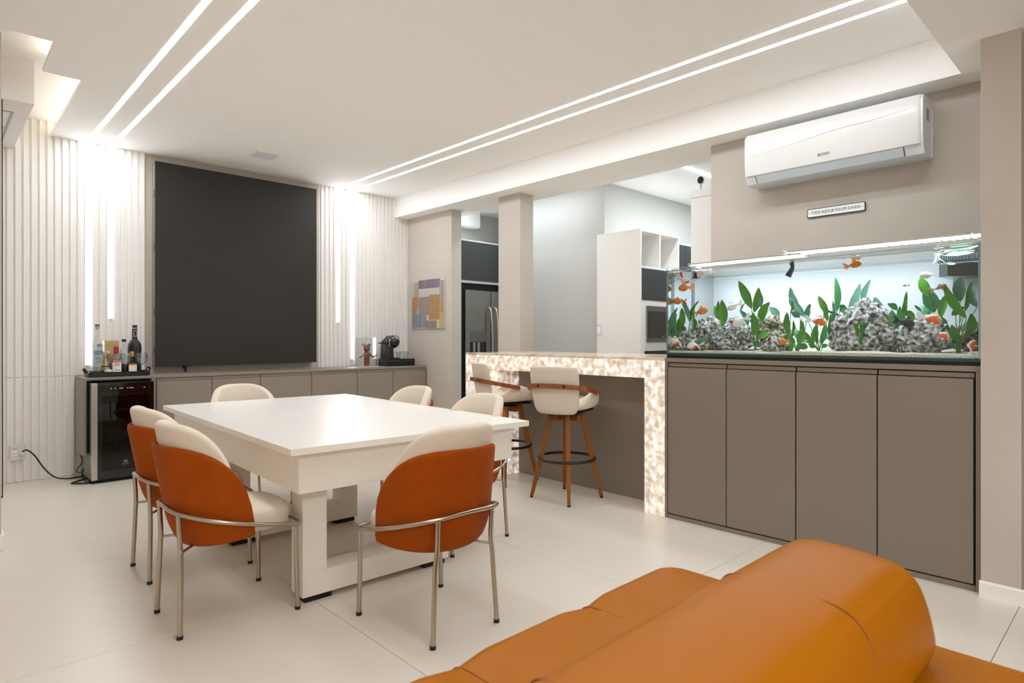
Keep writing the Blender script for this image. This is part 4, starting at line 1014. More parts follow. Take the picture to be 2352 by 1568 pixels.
def puffy_seat(x0, x1, y0, y1, z0, z1, r, seams):
    """seat pad with dense outline, rounded edge and shallow valleys at the seams"""
    def outline(ins):
        c = max(0.02, 0.10 - ins); P = rrect(x0 + ins, x1 - ins, y0 + ins, y1 - ins, c, 6); out = []
        for i, p in enumerate(P):
            q = P[(i + 1) % len(P)]; n_ = 80 if i % 7 == 6 else 1
            for k in range(n_): out.append((p[0] + (q[0] - p[0]) * k / n_, p[1] + (q[1] - p[1]) * k / n_))
        return out
    def valley(x): return min(1.0, min(abs(x - s_) for s_ in seams) / 0.10)
    rings = [[(x, y, z0) for x, y in outline(0.01)], [(x, y, z0 + 0.03) for x, y in outline(0.0)]]
    for k in range(0, 8):
        a_ = R(90 * k / 7); rings.append([(x, y, z1 - r + r * math.sin(a_)) for x, y in outline(r - r * math.cos(a_))])
    for k in range(1, 6): rings.append([(x, y, z1 + 0.012 * math.sin(R(18 * k))) for x, y in outline(r + 0.09 * k)])
    new = []
    for ring in rings:
        rr_ = []
        for x, y, z in ring:
            v_ = valley(x); f_ = max(0.0, (z - z0 - 0.05) / (z1 - z0 - 0.05))
            rr_.append((x, y + (0.010 * v_ if y > (y0 + y1) / 2 else -0.010 * v_) * (1 if abs(y - (y0 + y1) / 2) > 0.5 else 0), z - 0.012 * (1 - v_) * min(1, f_)))
        new.append(rr_)
    return obj('seat_cushion', add_loft(bmnew(), new), M['leather'], t, smooth=70)
seat = puffy_seat(-0.20, 1.895, -0.03, 1.195, 0.255, 0.424, 0.055, (-0.04, 0.445, 0.93, 1.415))
def strip(name, xc, pts, w=0.004):
    return tube(name, pts, w, M['seam'], seat, n=6)
for xs in (0.445, 0.93, 1.415):
    tube('seam', smooth_path([(xs, 1.196, 0.33), (xs, 1.1970, 0.3635), (xs, 1.181, 0.399), (xs, 1.14, 0.4138), (xs, 1.05, 0.4168), (xs, 1.0, 0.4190), (xs, 0.9, 0.4220), (xs, 0.7, 0.4250)], 6), 0.0018, M['seam'], seat, n=6)
# backrest: loaf section swept along x with a rounded far end
def loaf(s, x):
    """section in y,z scaled by s at position x"""
    P = [(0.352, 0.42), (0.358, 0.50), (0.380, 0.59), (0.402, 0.638), (0.445, 0.664), (0.53, 0.672), (0.60, 0.675), (0.655, 0.672), (0.69, 0.658), (0.712, 0.61), (0.725, 0.50), (0.73, 0.42)]
    yc = 0.56
    return [(x, yc + (y - yc) * (0.55 + 0.45 * s), 0.42 + (z - 0.42) * (0.35 + 0.65 * s)) for y, z in P]
bm = bmnew(); rings = []
xs = [-0.1, -0.06, 0.0, 0.2, 0.5, 0.8, 1.1, 1.35, 1.5, 1.6, 1.66, 1.70, 1.73, 1.75, 1.76]
sc = [0.2, 0.85, 1, 1, 1, 1, 1, 1, 1, 1, 0.995, 0.975, 0.93, 0.84, 0.5]
for x, s in zip(xs, sc): rings.append(loaf(s, x))
add_loft(bm, rings)
o = obj('backrest', bm, M['leather'], t, smooth=70)
m = o.modifiers.new('round', 'SUBSURF'); m.levels = 2; m.render_levels = 2
for xs_ in (1.33, 0.70):
    tube('seam', smooth_path([(x, 0.56 + (y - 0.56) * 0.985, 0.42 + (z - 0.42) * 0.985) for x, y, z in loaf(1, xs_)][1:-1], 4), 0.0022, M['seam'], o, n=6)
# ================================================================ AQUARIUM
AX0, AX1, AY0, AY1, AZ0, AZ1 = 3.615, 4.24, 0.583, 2.291, 1.0675, 1.663
t = thing('aquarium', 'large glass fish tank with white back on the taupe cabinet', 'aquarium', (3.93, 1.43, AZ0))
box('base_mat', AX0 + 0.002, AX1, AY0 + 0.002, AY1 - 0.002, AZ0, AZ0 + 0.018, M['matte_black'], t, 0)
box('bottom_pane', AX0, AX1, AY0, AY1, AZ0 + 0.018, AZ0 + 0.034, mat('dark_glass_edge', '#27413f', 0.1), t, 0.001)
G = 0.012
box('front_pane', AX0, AX0 + G, AY0 + G, AY1 - G, AZ0 + 0.034, AZ1, M['glass'], t, 0)
box('end_pane', AX0, AX1, AY1 - G, AY1, AZ0 + 0.034, AZ1, M['glass_end'], t, 0)
box('end_pane', AX0, AX1, AY0, AY0 + G, AZ0 + 0.034, AZ1, M['glass_end'], t, 0)
box('back_panel', AX1 - G, AX1, AY0 + G, AY1 - G, AZ0 + 0.034, AZ1, mat('tank_back', '#e9eef5', 0.6, var=0.01), t, 0)
for a in [(AX0 - 0.001, AX0 + G, AY1 - G, AY1 + 0.001), (AX0 - 0.001, AX0 + G, AY0 - 0.001, AY0 + G)]:
    box('corner_edge', a[0], a[1], a[2], a[3], AZ0 + 0.034, AZ1 + 0.001, thin_glass('edge_glass', (0.55, 0.78, 0.80), base=0.15), t, 0)
box('rim_brace', AX0 + G, AX0 + 0.06, AY0 + G, AY1 - G, AZ1 - 0.016, AZ1 - 0.006, thin_glass('brace_glass', (0.85, 0.95, 0.96), base=0.25), t, 0)
box('rim_brace', AX1 - 0.06, AX1 - G, AY0 + G, AY1 - G, AZ1 - 0.016, AZ1 - 0.006, thin_glass('brace_glass', (0.85, 0.95, 0.96), base=0.25), t, 0)
box('top_edge', AX0 - 0.0005, AX0 + G + 0.0005, AY0 + G, AY1 - G, AZ1, AZ1 + 0.002, mat('pale_edge', '#cfe6ea', 0.2), t, 0)
# water surface (one face looking up)
bm = bmnew(); n = 40; k = 14; g = []
for i in range(n + 1):
    row = []
    for j in range(k + 1):
        y = AY0 + G + (AY1 - AY0 - 2 * G) * i / n; x = AX0 + G + (AX1 - AX0 - 2 * G) * j / k
        row.append(bm.verts.new((x, y, 1.632 + 0.0012 * math.sin(9 * y + 4 * x) * math.sin(21 * x))))
    g.append(row)
fs = [bm.faces.new((g[i][j], g[i][j + 1], g[i + 1][j + 1], g[i + 1][j])) for i in range(n) for j in range(k)]
bm.normal_update()
for f in fs:
    if f.normal.z < 0: f.normal_flip()
bmesh.ops.transform(bm, matrix=world_mx(t).inverted(), verts=bm.verts)
me = bpy.data.meshes.new('water'); bm.to_mesh(me); bm.free(); me.materials.append(M['water'])
for p in me.polygons: p.use_smooth = True
wo = bpy.data.objects.new('water', me); COL.objects.link(wo); wo.parent = t
# sand bed
bm = bmnew(); n = 110; k = 34; g = []
def sand_z(x, y): return 1.117 + 0.010 * noise.noise(Vector((x * 5, y * 4, 0))) + 0.004 * noise.noise(Vector((x * 16, y * 16, 3))) + 0.02 * (x - AX0) / 0.6
for i in range(n + 1):
    row = []
    for j in range(k + 1):
        y = AY0 + 0.013 + (AY1 - AY0 - 0.026) * i / n; x = AX0 + 0.013 + (AX1 - AX0 - 0.026) * j / k
        row.append(bm.verts.new((x, y, sand_z(x, y))))
    g.append(row)
for i in range(n):
    for j in range(k): bm.faces.new((g[i][j], g[i + 1][j], g[i + 1][j + 1], g[i][j + 1]))
low = [bm.verts.new((g[i][0].co.x, g[i][0].co.y, AZ0 + 0.0345)) for i in range(n + 1)]
for i in range(n): bm.faces.new((low[i], low[i + 1], g[i + 1][0], g[i][0]))
low2 = [bm.verts.new((g[0][j].co.x, g[0][j].co.y, AZ0 + 0.0345)) for j in range(k + 1)]
for j in range(k): bm.faces.new((low2[j + 1], low2[j], g[0][j], g[0][j + 1]))
low3 = [bm.verts.new((g[n][j].co.x, g[n][j].co.y, AZ0 + 0.0345)) for j in range(k + 1)]
for j in range(k): bm.faces.new((low3[j], low3[j + 1], g[n][j + 1], g[n][j]))
so = obj('sand', bm, M['sand'], None, smooth=60)
tag(so, 'pale sand bed covering the aquarium floor', 'sand', kind='stuff')

# LED fixtures on top
def tank_light(y0, y1, z, lb):
    t = thing('aquarium_light', lb, 'lamp', (3.90, (y0 + y1) / 2, z), group='light bars on the aquarium')
    box('bar', 3.84, 3.98, y0, y1, z + 0.006, z + 0.016, M['inox_l'], t, 0.002)
    box('lens', 3.845, 3.975, y0 + 0.01, y1 - 0.01, z, z + 0.006, thin_glass('lens_plastic', (0.95, 0.97, 1), base=0.05), t, 0)
    n_ = int((y1 - y0) / 0.033)
    for k_ in range(n_):
        yy = y0 + 0.02 + (y1 - y0 - 0.04) * (k_ + 0.5) / n_
        if k_ == 0:
            o = box('diode', -0.05, 0.05, -0.011, 0.011, 0, 0.002, M['tank_led'], None, 0, local=True); dm = o.data
        else:
            o = bpy.data.objects.new('diode', dm); COL.objects.link(o)
        o.parent = t; o.location = Vector((3.91, yy, z + 0.0038)) - t.location
    for yy in (y0 + 0.05, y1 - 0.05):
        box('bracket', 3.70, 3.86, yy - 0.006, yy + 0.006, z - 0.004, z + 0.001, M['clear'], t, 0)
    return t
tl = tank_light(1.50, 2.27, 1.700, 'slim light bar on the aquarium end next to the bar counter')
tl2 = tank_light(0.60, 1.60, 1.718, 'slim light bar on the aquarium end next to the column')
for yc, ln in ((1.88, 0.72), (1.10, 0.95)):
    a = area_lamp('aquarium_lamp', (3.91, yc, 1.697), 0.10, ln, 5.5, (0.93, 0.97, 1.0))

# filter, pump, pipe
t = thing('tank_filter', 'black slotted overflow filter box in the upper aquarium corner', 'filter', (4.05, 0.74, 1.53))
box('glass_box', 3.99, 4.20, 0.66, 0.83, 1.53, 1.60, thin_glass('filter_box', (0.55, 0.6, 0.58), base=0.06), t, 0.002)
box('core', 4.03, 4.18, 0.68, 0.80, 1.54, 1.605, mat('filter_dark', '#2c2c22', 0.8), t, 0.004)
box('rail', 3.985, 3.995, 0.655, 0.835, 1.605, 1.618, M['matte_black'], t, 0)
box('rail', 3.985, 3.995, 0.655, 0.835, 1.668, 1.676, M['matte_black'], t, 0)
for k_ in range(18):
    o = box('slot_bar', 3.986, 3.994, 0.657 + 0.0099 * k_, 0.662 + 0.0099 * k_, 1.618, 1.668, M['matte_black'], t, 0)
t = thing('pump_nozzle', 'small black angled water outlet under the aquarium rim', 'nozzle', (3.80, 1.53, 1.56))
tube('pipe', [(3.80, 1.535, 1.66), (3.80, 1.535, 1.615)], 0.012, M['matte_black'], t)
tube('spout', [(3.80, 1.535, 1.622), (3.79, 1.545, 1.595), (3.785, 1.555, 1.573)], [0.013, 0.016, 0.019], M['matte_black'], t)
t = thing('clear_pipe', 'grey translucent riser pipe in the aquarium end by the bar', 'pipe', (3.95, 2.25, 1.12))
tube('riser', [(3.80, 2.20, 1.13), (3.80, 2.20, 1.645)], 0.012, thin_glass('grey_pipe', (0.6, 0.63, 0.65), base=0.05), t)
tube('elbow', smooth_path([(3.80, 2.20, 1.645), (3.80, 2.20, 1.668), (3.83, 2.20, 1.675), (3.9, 2.2, 1.675)], 5), 0.013, thin_glass('grey_pipe', (0.6, 0.63, 0.65), base=0.05), t)

# rocks
PLANTS = [
 (3.705, (2.183, 1.121), [((2.262, 1.365), (2.262, 1.256), 0.029),((2.259, 1.413), (2.242, 1.247), 0.038),((2.216, 1.47), (2.157, 1.31), 0.041),((2.119, 1.451), (2.151, 1.31), 0.026),((2.262, 1.313), (2.17, 1.194), 0.035),((2.262, 1.335), (2.262, 1.242), 0.035),((2.122, 1.385), (2.125, 1.261), 0.017),((2.044, 1.186), (2.109, 1.165), 0.035),((2.138, 1.327), (2.144, 1.261), 0.026),((2.262, 1.271), (2.249, 1.159), 0.023),]),
 (3.8, (1.984, 1.257), [((1.993, 1.452), (1.981, 1.28), 0.046),((2.046, 1.417), (2.008, 1.318), 0.031),((2.015, 1.447), (1.999, 1.318), 0.026),((1.96, 1.274), (1.984, 1.254), 0.023),]),
 (3.78, (1.752, 1.124), [((1.852, 1.564), (1.769, 1.386), 0.046),((1.732, 1.518), (1.763, 1.364), 0.041),((1.661, 1.423), (1.713, 1.303), 0.041),((1.718, 1.417), (1.746, 1.331), 0.03),((1.757, 1.364), (1.757, 1.216), 0.041),((1.884, 1.253), (1.763, 1.184), 0.027),((1.677, 1.246), (1.73, 1.203), 0.038),((1.705, 1.157), (1.735, 1.151), 0.025),((1.727, 1.483), (1.721, 1.393), 0.025),((1.823, 1.432), (1.84, 1.355), 0.014),((1.863, 1.378), (1.808, 1.286), 0.027),((1.803, 1.172), (1.757, 1.151), 0.022),]),
 (4.05, (1.88, 1.13), [((1.742, 1.317), (1.794, 1.405), 0.041),((1.919, 1.359), (1.901, 1.291), 0.041),]),
 (4.0, (1.54, 1.134), [((1.624, 1.527), (1.567, 1.34), 0.055),((1.637, 1.475), (1.519, 1.32), 0.025),((1.61, 1.369), (1.567, 1.332), 0.033),]),
 (3.86, (1.58, 1.13), [((1.588, 1.361), (1.591, 1.221), 0.035),((1.58, 1.297), (1.58, 1.203), 0.024),((1.569, 1.43), (1.58, 1.35), 0.013),((1.559, 1.307), (1.564, 1.203), 0.016),((1.612, 1.216), (1.591, 1.162), 0.024),]),
 (3.72, (1.477, 1.139), [((1.497, 1.262), (1.477, 1.19), 0.031),((1.462, 1.261), (1.472, 1.177), 0.036),((1.432, 1.22), (1.462, 1.169), 0.031),((1.559, 1.127), (1.497, 1.156), 0.031),((1.512, 1.133), (1.487, 1.159), 0.026),((1.47, 1.131), (1.477, 1.159), 0.026),((1.406, 1.144), (1.457, 1.159), 0.031),((1.428, 1.197), (1.462, 1.164), 0.023),((1.523, 1.195), (1.487, 1.164), 0.023),((1.445, 1.164), (1.472, 1.156), 0.023),((1.497, 1.221), (1.482, 1.169), 0.023),]),
 (3.85, (1.402, 1.128), [((1.437, 1.406), (1.457, 1.305), 0.039),((1.41, 1.454), (1.354, 1.338), 0.031),((1.488, 1.25), (1.432, 1.164), 0.034),((1.475, 1.313), (1.488, 1.216), 0.028),((1.407, 1.293), (1.412, 1.164), 0.036),((1.432, 1.288), (1.437, 1.169), 0.034),((1.378, 1.288), (1.383, 1.164), 0.034),((1.358, 1.382), (1.363, 1.28), 0.026),((1.341, 1.343), (1.349, 1.215), 0.039),((1.457, 1.169), (1.417, 1.146), 0.023),((1.366, 1.164), (1.393, 1.143), 0.023),((1.452, 1.229), (1.422, 1.151), 0.023),]),
 (3.98, (1.345, 1.129), [((1.345, 1.564), (1.337, 1.36), 0.031),((1.357, 1.431), (1.36, 1.281), 0.021),((1.292, 1.356), (1.335, 1.399), 0.039),((1.389, 1.377), (1.32, 1.333), 0.016),((1.325, 1.237), (1.355, 1.163), 0.026),((1.301, 1.249), (1.36, 1.195), 0.029),]),
 (4.14, (1.267, 1.163), [((1.262, 1.535), (1.326, 1.367), 0.04),((1.203, 1.552), (1.246, 1.401), 0.027),((1.2, 1.449), (1.142, 1.34), 0.048),((1.226, 1.422), (1.207, 1.36), 0.013),]),
 (3.85, (0.986, 1.129), [((0.951, 1.457), (0.973, 1.273), 0.021),((0.978, 1.375), (0.982, 1.226), 0.031),((1.034, 1.382), (0.99, 1.352), 0.026),((1.009, 1.353), (0.998, 1.274), 0.033),((1.024, 1.291), (0.99, 1.214), 0.024),((0.902, 1.3), (0.957, 1.346), 0.033),((1.047, 1.33), (0.994, 1.226), 0.019),((0.998, 1.214), (0.986, 1.167), 0.021),((0.969, 1.191), (0.982, 1.153), 0.019),]),
 (3.64, (1.108, 1.167), [((1.151, 1.271), (1.129, 1.261), 0.021),((1.076, 1.279), (1.104, 1.265), 0.026),((1.087, 1.256), (1.108, 1.247), 0.028),((1.116, 1.237), (1.112, 1.223), 0.023),((1.133, 1.256), (1.116, 1.242), 0.021),((1.095, 1.288), (1.108, 1.27), 0.019),]),
 (3.92, (0.817, 1.13), [((0.904, 1.536), (0.864, 1.425), 0.042),((0.886, 1.473), (0.842, 1.34), 0.063),((0.848, 1.443), (0.799, 1.341), 0.021),((0.774, 1.432), (0.801, 1.311), 0.039),((0.921, 1.376), (0.892, 1.344), 0.012),((0.896, 1.38), (0.848, 1.326), 0.03),((0.919, 1.35), (0.904, 1.321), 0.016),((0.774, 1.271), (0.767, 1.172), 0.03),((0.821, 1.319), (0.774, 1.278), 0.026),((0.848, 1.256), (0.794, 1.209), 0.023),((0.794, 1.168), (0.771, 1.149), 0.028),((0.752, 1.177), (0.767, 1.145), 0.028),((0.829, 1.214), (0.805, 1.168), 0.016),]),
 (3.86, (0.721, 1.133), [((0.776, 1.486), (0.681, 1.302), 0.038),((0.699, 1.515), (0.712, 1.388), 0.049),((0.74, 1.513), (0.736, 1.371), 0.02),((0.681, 1.453), (0.688, 1.336), 0.018),((0.663, 1.488), (0.641, 1.356), 0.036),((0.656, 1.324), (0.685, 1.209), 0.036),((0.747, 1.27), (0.71, 1.173), 0.034),((0.749, 1.315), (0.694, 1.358), 0.029),((0.643, 1.246), (0.674, 1.262), 0.022),((0.649, 1.29), (0.67, 1.324), 0.016),]),
]
FISH = [
((3.68, 2.244, 1.622), 0.111, 'cap', 1, -20),
((3.73, 2.214, 1.588), 0.094, 'patch', -1, 10),
((3.7, 2.213, 1.537), 0.105, 'orange', -1, 0),
((3.68, 2.247, 1.447), 0.094, 'orange', -1, 5),
((3.72, 2.086, 1.378), 0.109, 'orange', 1, 15),
((3.8, 2.173, 1.623), 0.083, 'black', -1, -40),
((3.8, 2.134, 1.634), 0.117, 'cap', -1, -15),
((3.82, 1.925, 1.404), 0.102, 'white', -1, -20),
((3.76, 1.859, 1.3), 0.128, 'cap', -1, -25),
((3.67, 2.264, 1.174), 0.123, 'patch', -1, 10),
((3.68, 2.133, 1.148), 0.109, 'patch', -1, 0),
((3.7, 1.55, 1.179), 0.078, 'orange', -1, 0),
((3.74, 1.358, 1.295), 0.115, 'patch', 1, -10),
((3.78, 1.181, 1.612), 0.088, 'orange', 1, 10),
((3.85, 0.955, 1.483), 0.031, 'gold', -1, 0),
((3.9, 0.872, 1.537), 0.084, 'white', -1, 0),
((3.8, 0.784, 1.463), 0.076, 'gold', 1, 25),
((3.74, 0.804, 1.296), 0.111, 'patch', 1, -15),
((3.74, 0.918, 1.28), 0.096, 'black', 1, -15),
((3.8, 0.769, 1.211), 0.081, 'patch', 1, -30),
((3.72, 0.635, 1.162), 0.077, 'patch', 1, 80),
]
ROCKS = [
((3.86, 2.103, 1.232), 0.136, 0.1),((3.72, 2.205, 1.182), 0.076, 0.059),((3.74, 2.082, 1.145), 0.075, 0.032),((3.8, 1.917, 1.194), 0.136, 0.085),((3.98, 1.983, 1.271), 0.083, 0.065),((3.76, 1.81, 1.222), 0.044, 0.039),((3.92, 1.72, 1.231), 0.111, 0.1),((3.74, 1.619, 1.158), 0.069, 0.048),((3.88, 1.165, 1.252), 0.164, 0.154),((3.86, 0.885, 1.209), 0.126, 0.098),((3.98, 0.684, 1.202), 0.078, 0.078),((4.05, 0.741, 1.233), 0.056, 0.042),]

def rock(c, rw, rh, m, lb, seed):
    bm = bmnew(); bmesh.ops.create_icosphere(bm, subdivisions=5, radius=1.0)
    off = Vector((seed * 7.3, seed * 3.1, seed))
    for v in bm.verts:
        d = v.co.normalized()
        r = 1 + 0.28 * noise.noise(d * 1.6 + off) + 0.16 * noise.noise(d * 4 + off) + 0.07 * noise.noise(d * 10 + off)
        cell = noise.noise(d * 15 + off)
        r -= 0.10 * max(0, cell - 0.15)
        pk = 1 - (0.42 if rh > 0.12 else 0.18) * max(-0.3, d.z)
        v.co = Vector((d.x * rw * 0.7 * pk, d.y * rw * pk * (1.12 if rh > 0.12 else 1.05), d.z * rh)) * r
    cz = c[2]
    for v in bm.verts:
        w_ = v.co + Vector(c)
        v.co = w_
    o = obj('rock', bm, m, None, smooth=180)
    return tag(o, lb, 'rock', 'porous rocks in the aquarium')
RL = ['rounded grey porous rock below the orange fish at the bar end', 'small pitted rock in the tank corner near the bar', 'low brown-grey stone lying on sand behind the bottom orange fish', 'wide pale crumbly rock on the sand at the bar end', 'dark grey rock behind the white red-capped goldfish', 'smooth little grey pebble wedged beside the wide pale rock',
      'upright dark pitted rock behind the tall green sword plant', 'small speckled rock on sand beside the blurred orange fish', 'largest rock, a tall craggy peak in the aquarium', 'craggy white-and-black rock under the black goldfish', 'brownish rock in the tank corner next to the column', 'pale rock half hidden behind plants near the filter']
for i, (c, rw, rh) in enumerate(ROCKS):
    rock(c, rw, rh, M['rock2'] if i in (2, 6, 10) else M['rock'], RL[i], i + 1)

# plants
greens = [mat('leaf_green_1', '#2b7f24', 0.35, var=0.3, scale=60), mat('leaf_green_2', '#4a8a16', 0.35, var=0.35, scale=60), mat('leaf_green_3', '#3f8c52', 0.4, var=0.3, scale=50), mat('leaf_green_4', '#5d8a76', 0.45, var=0.2, scale=40)]
def leaf(base, start, tip, wdt, m, par, rng):
    b, s, e = Vector(base), Vector(start), Vector(tip)
    bm = bmnew()
    # stem
    mid = b.lerp(s, 0.5) + Vector((rng.uniform(-.01, .01), (s.y - b.y) * -0.15, 0))
    add_tube(bm, smooth_path([b, mid, s], 4), 0.0022, 5)
    d = (e - s); ln = d.length; d.normalize()
    side = d.cross(Vector((-1, rng.uniform(-.5, .5), rng.uniform(-.3, .3)))).normalized(); nrm = side.cross(d).normalized()
    bend = rng.uniform(-0.12, 0.12) * ln; depth = rng.uniform(-0.04, 0.03)
    rows = []; N = 9
    for i in range(N + 1):
        u = i / N
        c = s + d * ln * u + side * bend * math.sin(PI * u) + nrm * depth * u * u
        hw = wdt / 2 * (math.sin(PI * min(1, u * 0.98 + 0.02)) ** 0.75) * (1.08 - 0.25 * u) + 0.0006
        wv = 0.0025 * math.sin(u * 17 + bend * 90)
        rows.append([bm.verts.new(c - side * hw + nrm * (hw * 0.35 + wv)), bm.verts.new(c), bm.verts.new(c + side * hw + nrm * (hw * 0.35 - wv))])
    for a, c in zip(rows, rows[1:]):
        bm.faces.new((a[0], a[1], c[1], c[0])); bm.faces.new((a[1], a[2], c[2], c[1]))
    return obj('leaf', bm, m, par, smooth=60)
PLB = ['leafy green sword plant in the tank corner near the bar', 'small two-leaf plant growing on the rounded grey rock', 'tall broad-leaved green plant between the pale and the dark rock', 'pale leaves behind the dark pitted rock', 'tall greyish drooping leaves in the middle of the tank', 'thin dark upright leaves beside the dark pitted rock', 'low dense dark green plant on sand in the middle', 'bushy green plant behind the orange and white goldfish', 'slender grey-green upright leaf beside the largest rock', 'long leaves rising behind the largest rock',
       'upright green plant between the largest rock and the black goldfish', 'tiny dark plant clinging to the front of the largest rock', 'broad grey-green leaves under the filter', 'bright green crossing leaves in the tank corner by the column']
for i, (px, (by, bz), lv) in enumerate(PLANTS):
    rng = random.Random(100 + i)
    sz = bz if i in (1, 11) else min(bz, sand_z(px, by) + 0.004)
    t = thing('water_plant', PLB[i], 'plant', (px, by, sz), group='plants in the aquarium')
    for (ty, tz), (sy, sz_), wd in lv:
        dx = rng.uniform(-0.03, 0.03)
        pale = (tz - bz) > 0.30 and rng.random() < 0.6
        mm = greens[3] if (pale or i in (3, 4, 9)) and rng.random() < 0.75 else greens[rng.choice([0, 1, 1, 2])]
        leaf((px + dx * 0.3, by + rng.uniform(-.012, .012), sz - 0.002), (px + dx, sy, sz_), (px + dx * 1.2 + rng.uniform(-.015, .015), ty, tz), wd * 1.25, mm, t, rng)
# floating strands on the filter
t = thing('floating_plant', 'uprooted pale plant floating against the filter grille', 'plant', (3.93, 0.76, 1.60))
rng = random.Random(9)
for (sy, sz_), (ty, tz), wd in [((0.80, 1.668), (0.655, 1.672), 0.018), ((0.78, 1.655), (0.66, 1.655), 0.020), ((0.795, 1.64), (0.66, 1.640), 0.022), ((0.79, 1.60), (0.735, 1.590), 0.016), ((0.83, 1.62), (0.815, 1.60), 0.006), ((0.845, 1.60), (0.825, 1.625), 0.006)]:
    leaf((3.935, 0.828, 1.648), (3.93, sy, sz_), (3.925, ty, tz), wd, mat('pale_leaf_2', '#a9cdb2', 0.4) if wd > 0.017 else mat('pale_leaf', '#c9dccf', 0.4), t, rng)
tube('root_stub', [(3.935, 0.838, 1.648), (3.935, 0.822, 1.650)], 0.006, mat('root_brown', '#7b5a42', 0.8), t)

# fish
def fish_mat(kind):
    name = 'fish_' + kind
    if name in MATS: return MATS[name]
    if kind == 'orange': return mat(name, '#e07f1e', 0.35, var=0.18, scale=40)
    if kind == 'black': return mat(name, '#141416', 0.5)
    if kind == 'white': return mat(name, '#efe9e6', 0.35, var=0.06, scale=30)
    if kind == 'gold': return mat(name, '#9a7a48', 0.35, var=0.2, scale=60)
    if kind == 'patch': return ramp_noise_mat(name, [(0.46, '#f2ece8'), (0.54, '#e8681d')], 16.0, 0.35, detail=1)
    m = bpy.data.materials.new(name); m.use_nodes = True; nt = m.node_tree; b = nt.nodes['Principled BSDF']; b.inputs['Roughness'].default_value = 0.35
    tc = nt.nodes.new('ShaderNodeTexCoord'); sx = nt.nodes.new('ShaderNodeSeparateXYZ'); nt.links.new(tc.outputs['Object'], sx.inputs[0])
    ad = nt.nodes.new('ShaderNodeMath'); ad.operation = 'ADD'; nt.links.new(sx.outputs[0], ad.inputs[0]); nt.links.new(sx.outputs[2], ad.inputs[1])
    r = nt.nodes.new('ShaderNodeValToRGB'); r.color_ramp.elements[0].position = 0.030; r.color_ramp.elements[0].color = hx('#f0eae6') + (1,)
    r.color_ramp.elements[1].position = 0.036; r.color_ramp.elements[1].color = hx('#d8371c') + (1,)
    nt.links.new(ad.outputs[0], r.inputs[0]); nt.links.new(r.outputs[0], b.inputs['Base Color'])
    MATS[name] = m; return m
def fin_mat(kind):
    c = {'orange': '#f0a45a', 'black': '#1b1b1e', 'white': '#f0eef0', 'gold': '#b8a684', 'patch': '#f1edee', 'cap': '#f3f0f2'}[kind]
    return mat('fin_' + kind, c, 0.5)
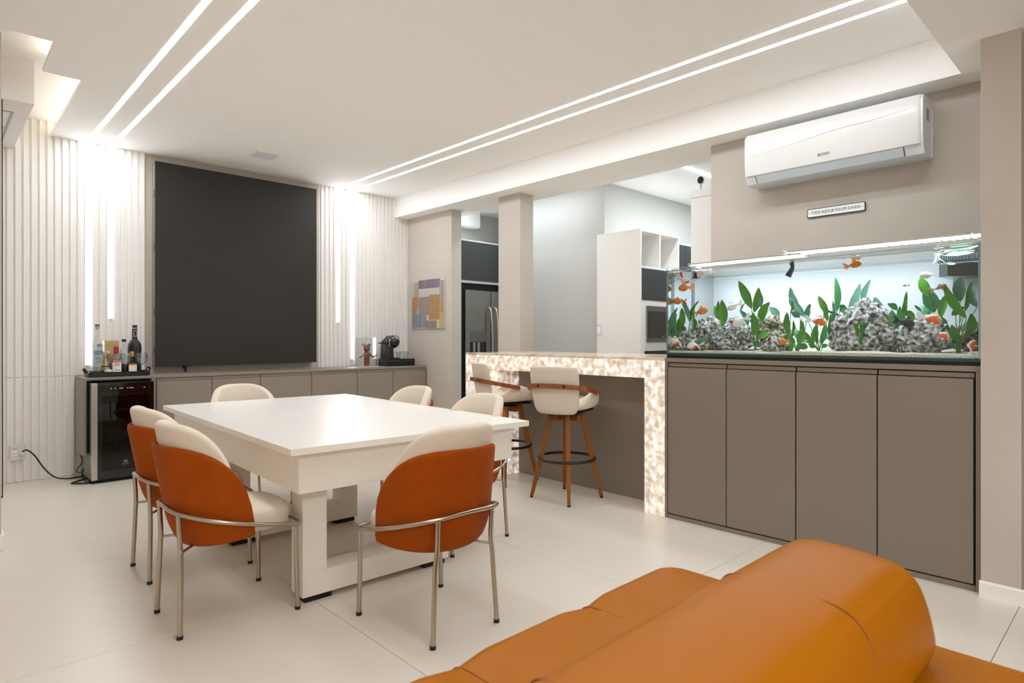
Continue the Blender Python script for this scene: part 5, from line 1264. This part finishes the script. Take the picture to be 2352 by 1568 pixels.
def make_fish(loc, ln, kind, d, tilt, lb):
    """local: head towards +x, z up; d = +1 swims towards -y (to the column), -1 towards +y"""
    slim = kind == 'gold'
    t = thing('goldfish' if not slim else 'small_fish', lb, 'fish', loc, group='fish in the aquarium')
    t.rotation_euler = (0, R(-tilt) if d > 0 else R(-tilt), R(-90) if d > 0 else R(90))
    ln *= 1.15; bl = ln * 0.66; hgt = bl * (0.30 if not slim else 0.16); wid = hgt * 0.62
    secs = [(0.5, 0.02, 0), (0.47, 0.30, -0.02), (0.40, 0.58, -0.02), (0.28, 0.86, 0.02), (0.10, 1.0, 0.02), (-0.10, 0.93, 0.0), (-0.28, 0.66, 0.0), (-0.42, 0.34, 0.02), (-0.50, 0.20, 0.03)]
    rings = []
    for u, s, zc in secs:
        rings.append([(u * bl, wid * s * math.cos(2 * PI * i / 16), zc * bl + hgt * s * math.sin(2 * PI * i / 16)) for i in range(16)])
    body = obj('body', add_loft(bmnew(), rings), fish_mat(kind), t, True, 70)
    fm = fin_mat(kind)
    def fin(name, pts, th=0.0008, y=0.0, skew=0.0):
        bm = bmnew(); c = [(p[0] * ln, p[1] * ln) for p in pts]
        add_loft(bm, [[(x, y * ln - th + skew * (x), z) for x, z in c], [(x, y * ln + th + skew * (x), z) for x, z in c]])
        return obj(name, bm, fm, body if name == 'pectoral_fin' else t, True)
    tl = 0.42
    fin('tail_fin', [(-0.29, 0.01), (-0.36, 0.09), (-0.50, 0.19), (-0.62, 0.20), (-0.55, 0.10), (-0.48, 0.02), (-0.55, -0.06), (-0.60, -0.14), (-0.48, -0.12), (-0.36, -0.05)], skew=0.25)
    if not slim: fin('tail_fin', [(-0.29, 0.0), (-0.38, -0.06), (-0.50, -0.16), (-0.58, -0.19), (-0.52, -0.08), (-0.47, 0.0), (-0.38, 0.02)], skew=-0.35)
    fin('dorsal_fin', [(0.12, hgt / ln * 0.8), (0.06, hgt / ln + 0.09), (-0.04, hgt / ln + 0.07), (-0.16, hgt / ln * 0.85), (-0.16, hgt / ln * 0.5)])
    for s in (-1, 1):
        fin('pectoral_fin', [(0.13, -0.08), (0.05, -0.20), (-0.02, -0.21), (0.02, -0.10)], y=s * wid / ln * 0.8, skew=-0.3 * s)
        bm = bmnew(); bmesh.ops.create_uvsphere(bm, u_segments=10, v_segments=6, radius=max(0.0022, ln * 0.022)); bmesh.ops.translate(bm, vec=(bl * 0.39, s * wid * 0.56, hgt * 0.16), verts=bm.verts)
        obj('eye', bm, M['gloss_black'], body, True, 60)
    return t
FLB = ['white goldfish with red head in the upper tank corner near the bar', 'red and white goldfish just below the red-headed one in the tank corner', 'orange goldfish with pale fins third from the top in the tank corner', 'plump orange goldfish above the corner sword plant', 'orange goldfish swimming over the rounded grey rock', 'black goldfish by the upper rim near the bar end', 'white red-capped goldfish at the water surface near the riser pipe', 'white goldfish between two tall plants at the bar end', 'white red-capped goldfish in front of the dark grey rock', 'white and orange fish lying low in the tank corner by the bar', 'orange and white goldfish on the sand near the bar end', 'orange goldfish low beside the small speckled rock', 'orange and white goldfish with trailing white tail amid tall plants',
       'orange goldfish at the water surface above the largest rock', 'tiny brownish fish alone in open water', 'pale silvery fish above the broad grey-green leaves', 'slender golden fish rising toward the filter', 'white and orange goldfish over the craggy rock near the column', 'black goldfish in front of the craggy white-and-black rock', 'white goldfish with red mark among stems by the column', 'orange and white goldfish nose-up at the sand in the column corner']
for a, lb in zip(FISH, FLB): make_fish(*a, lb)
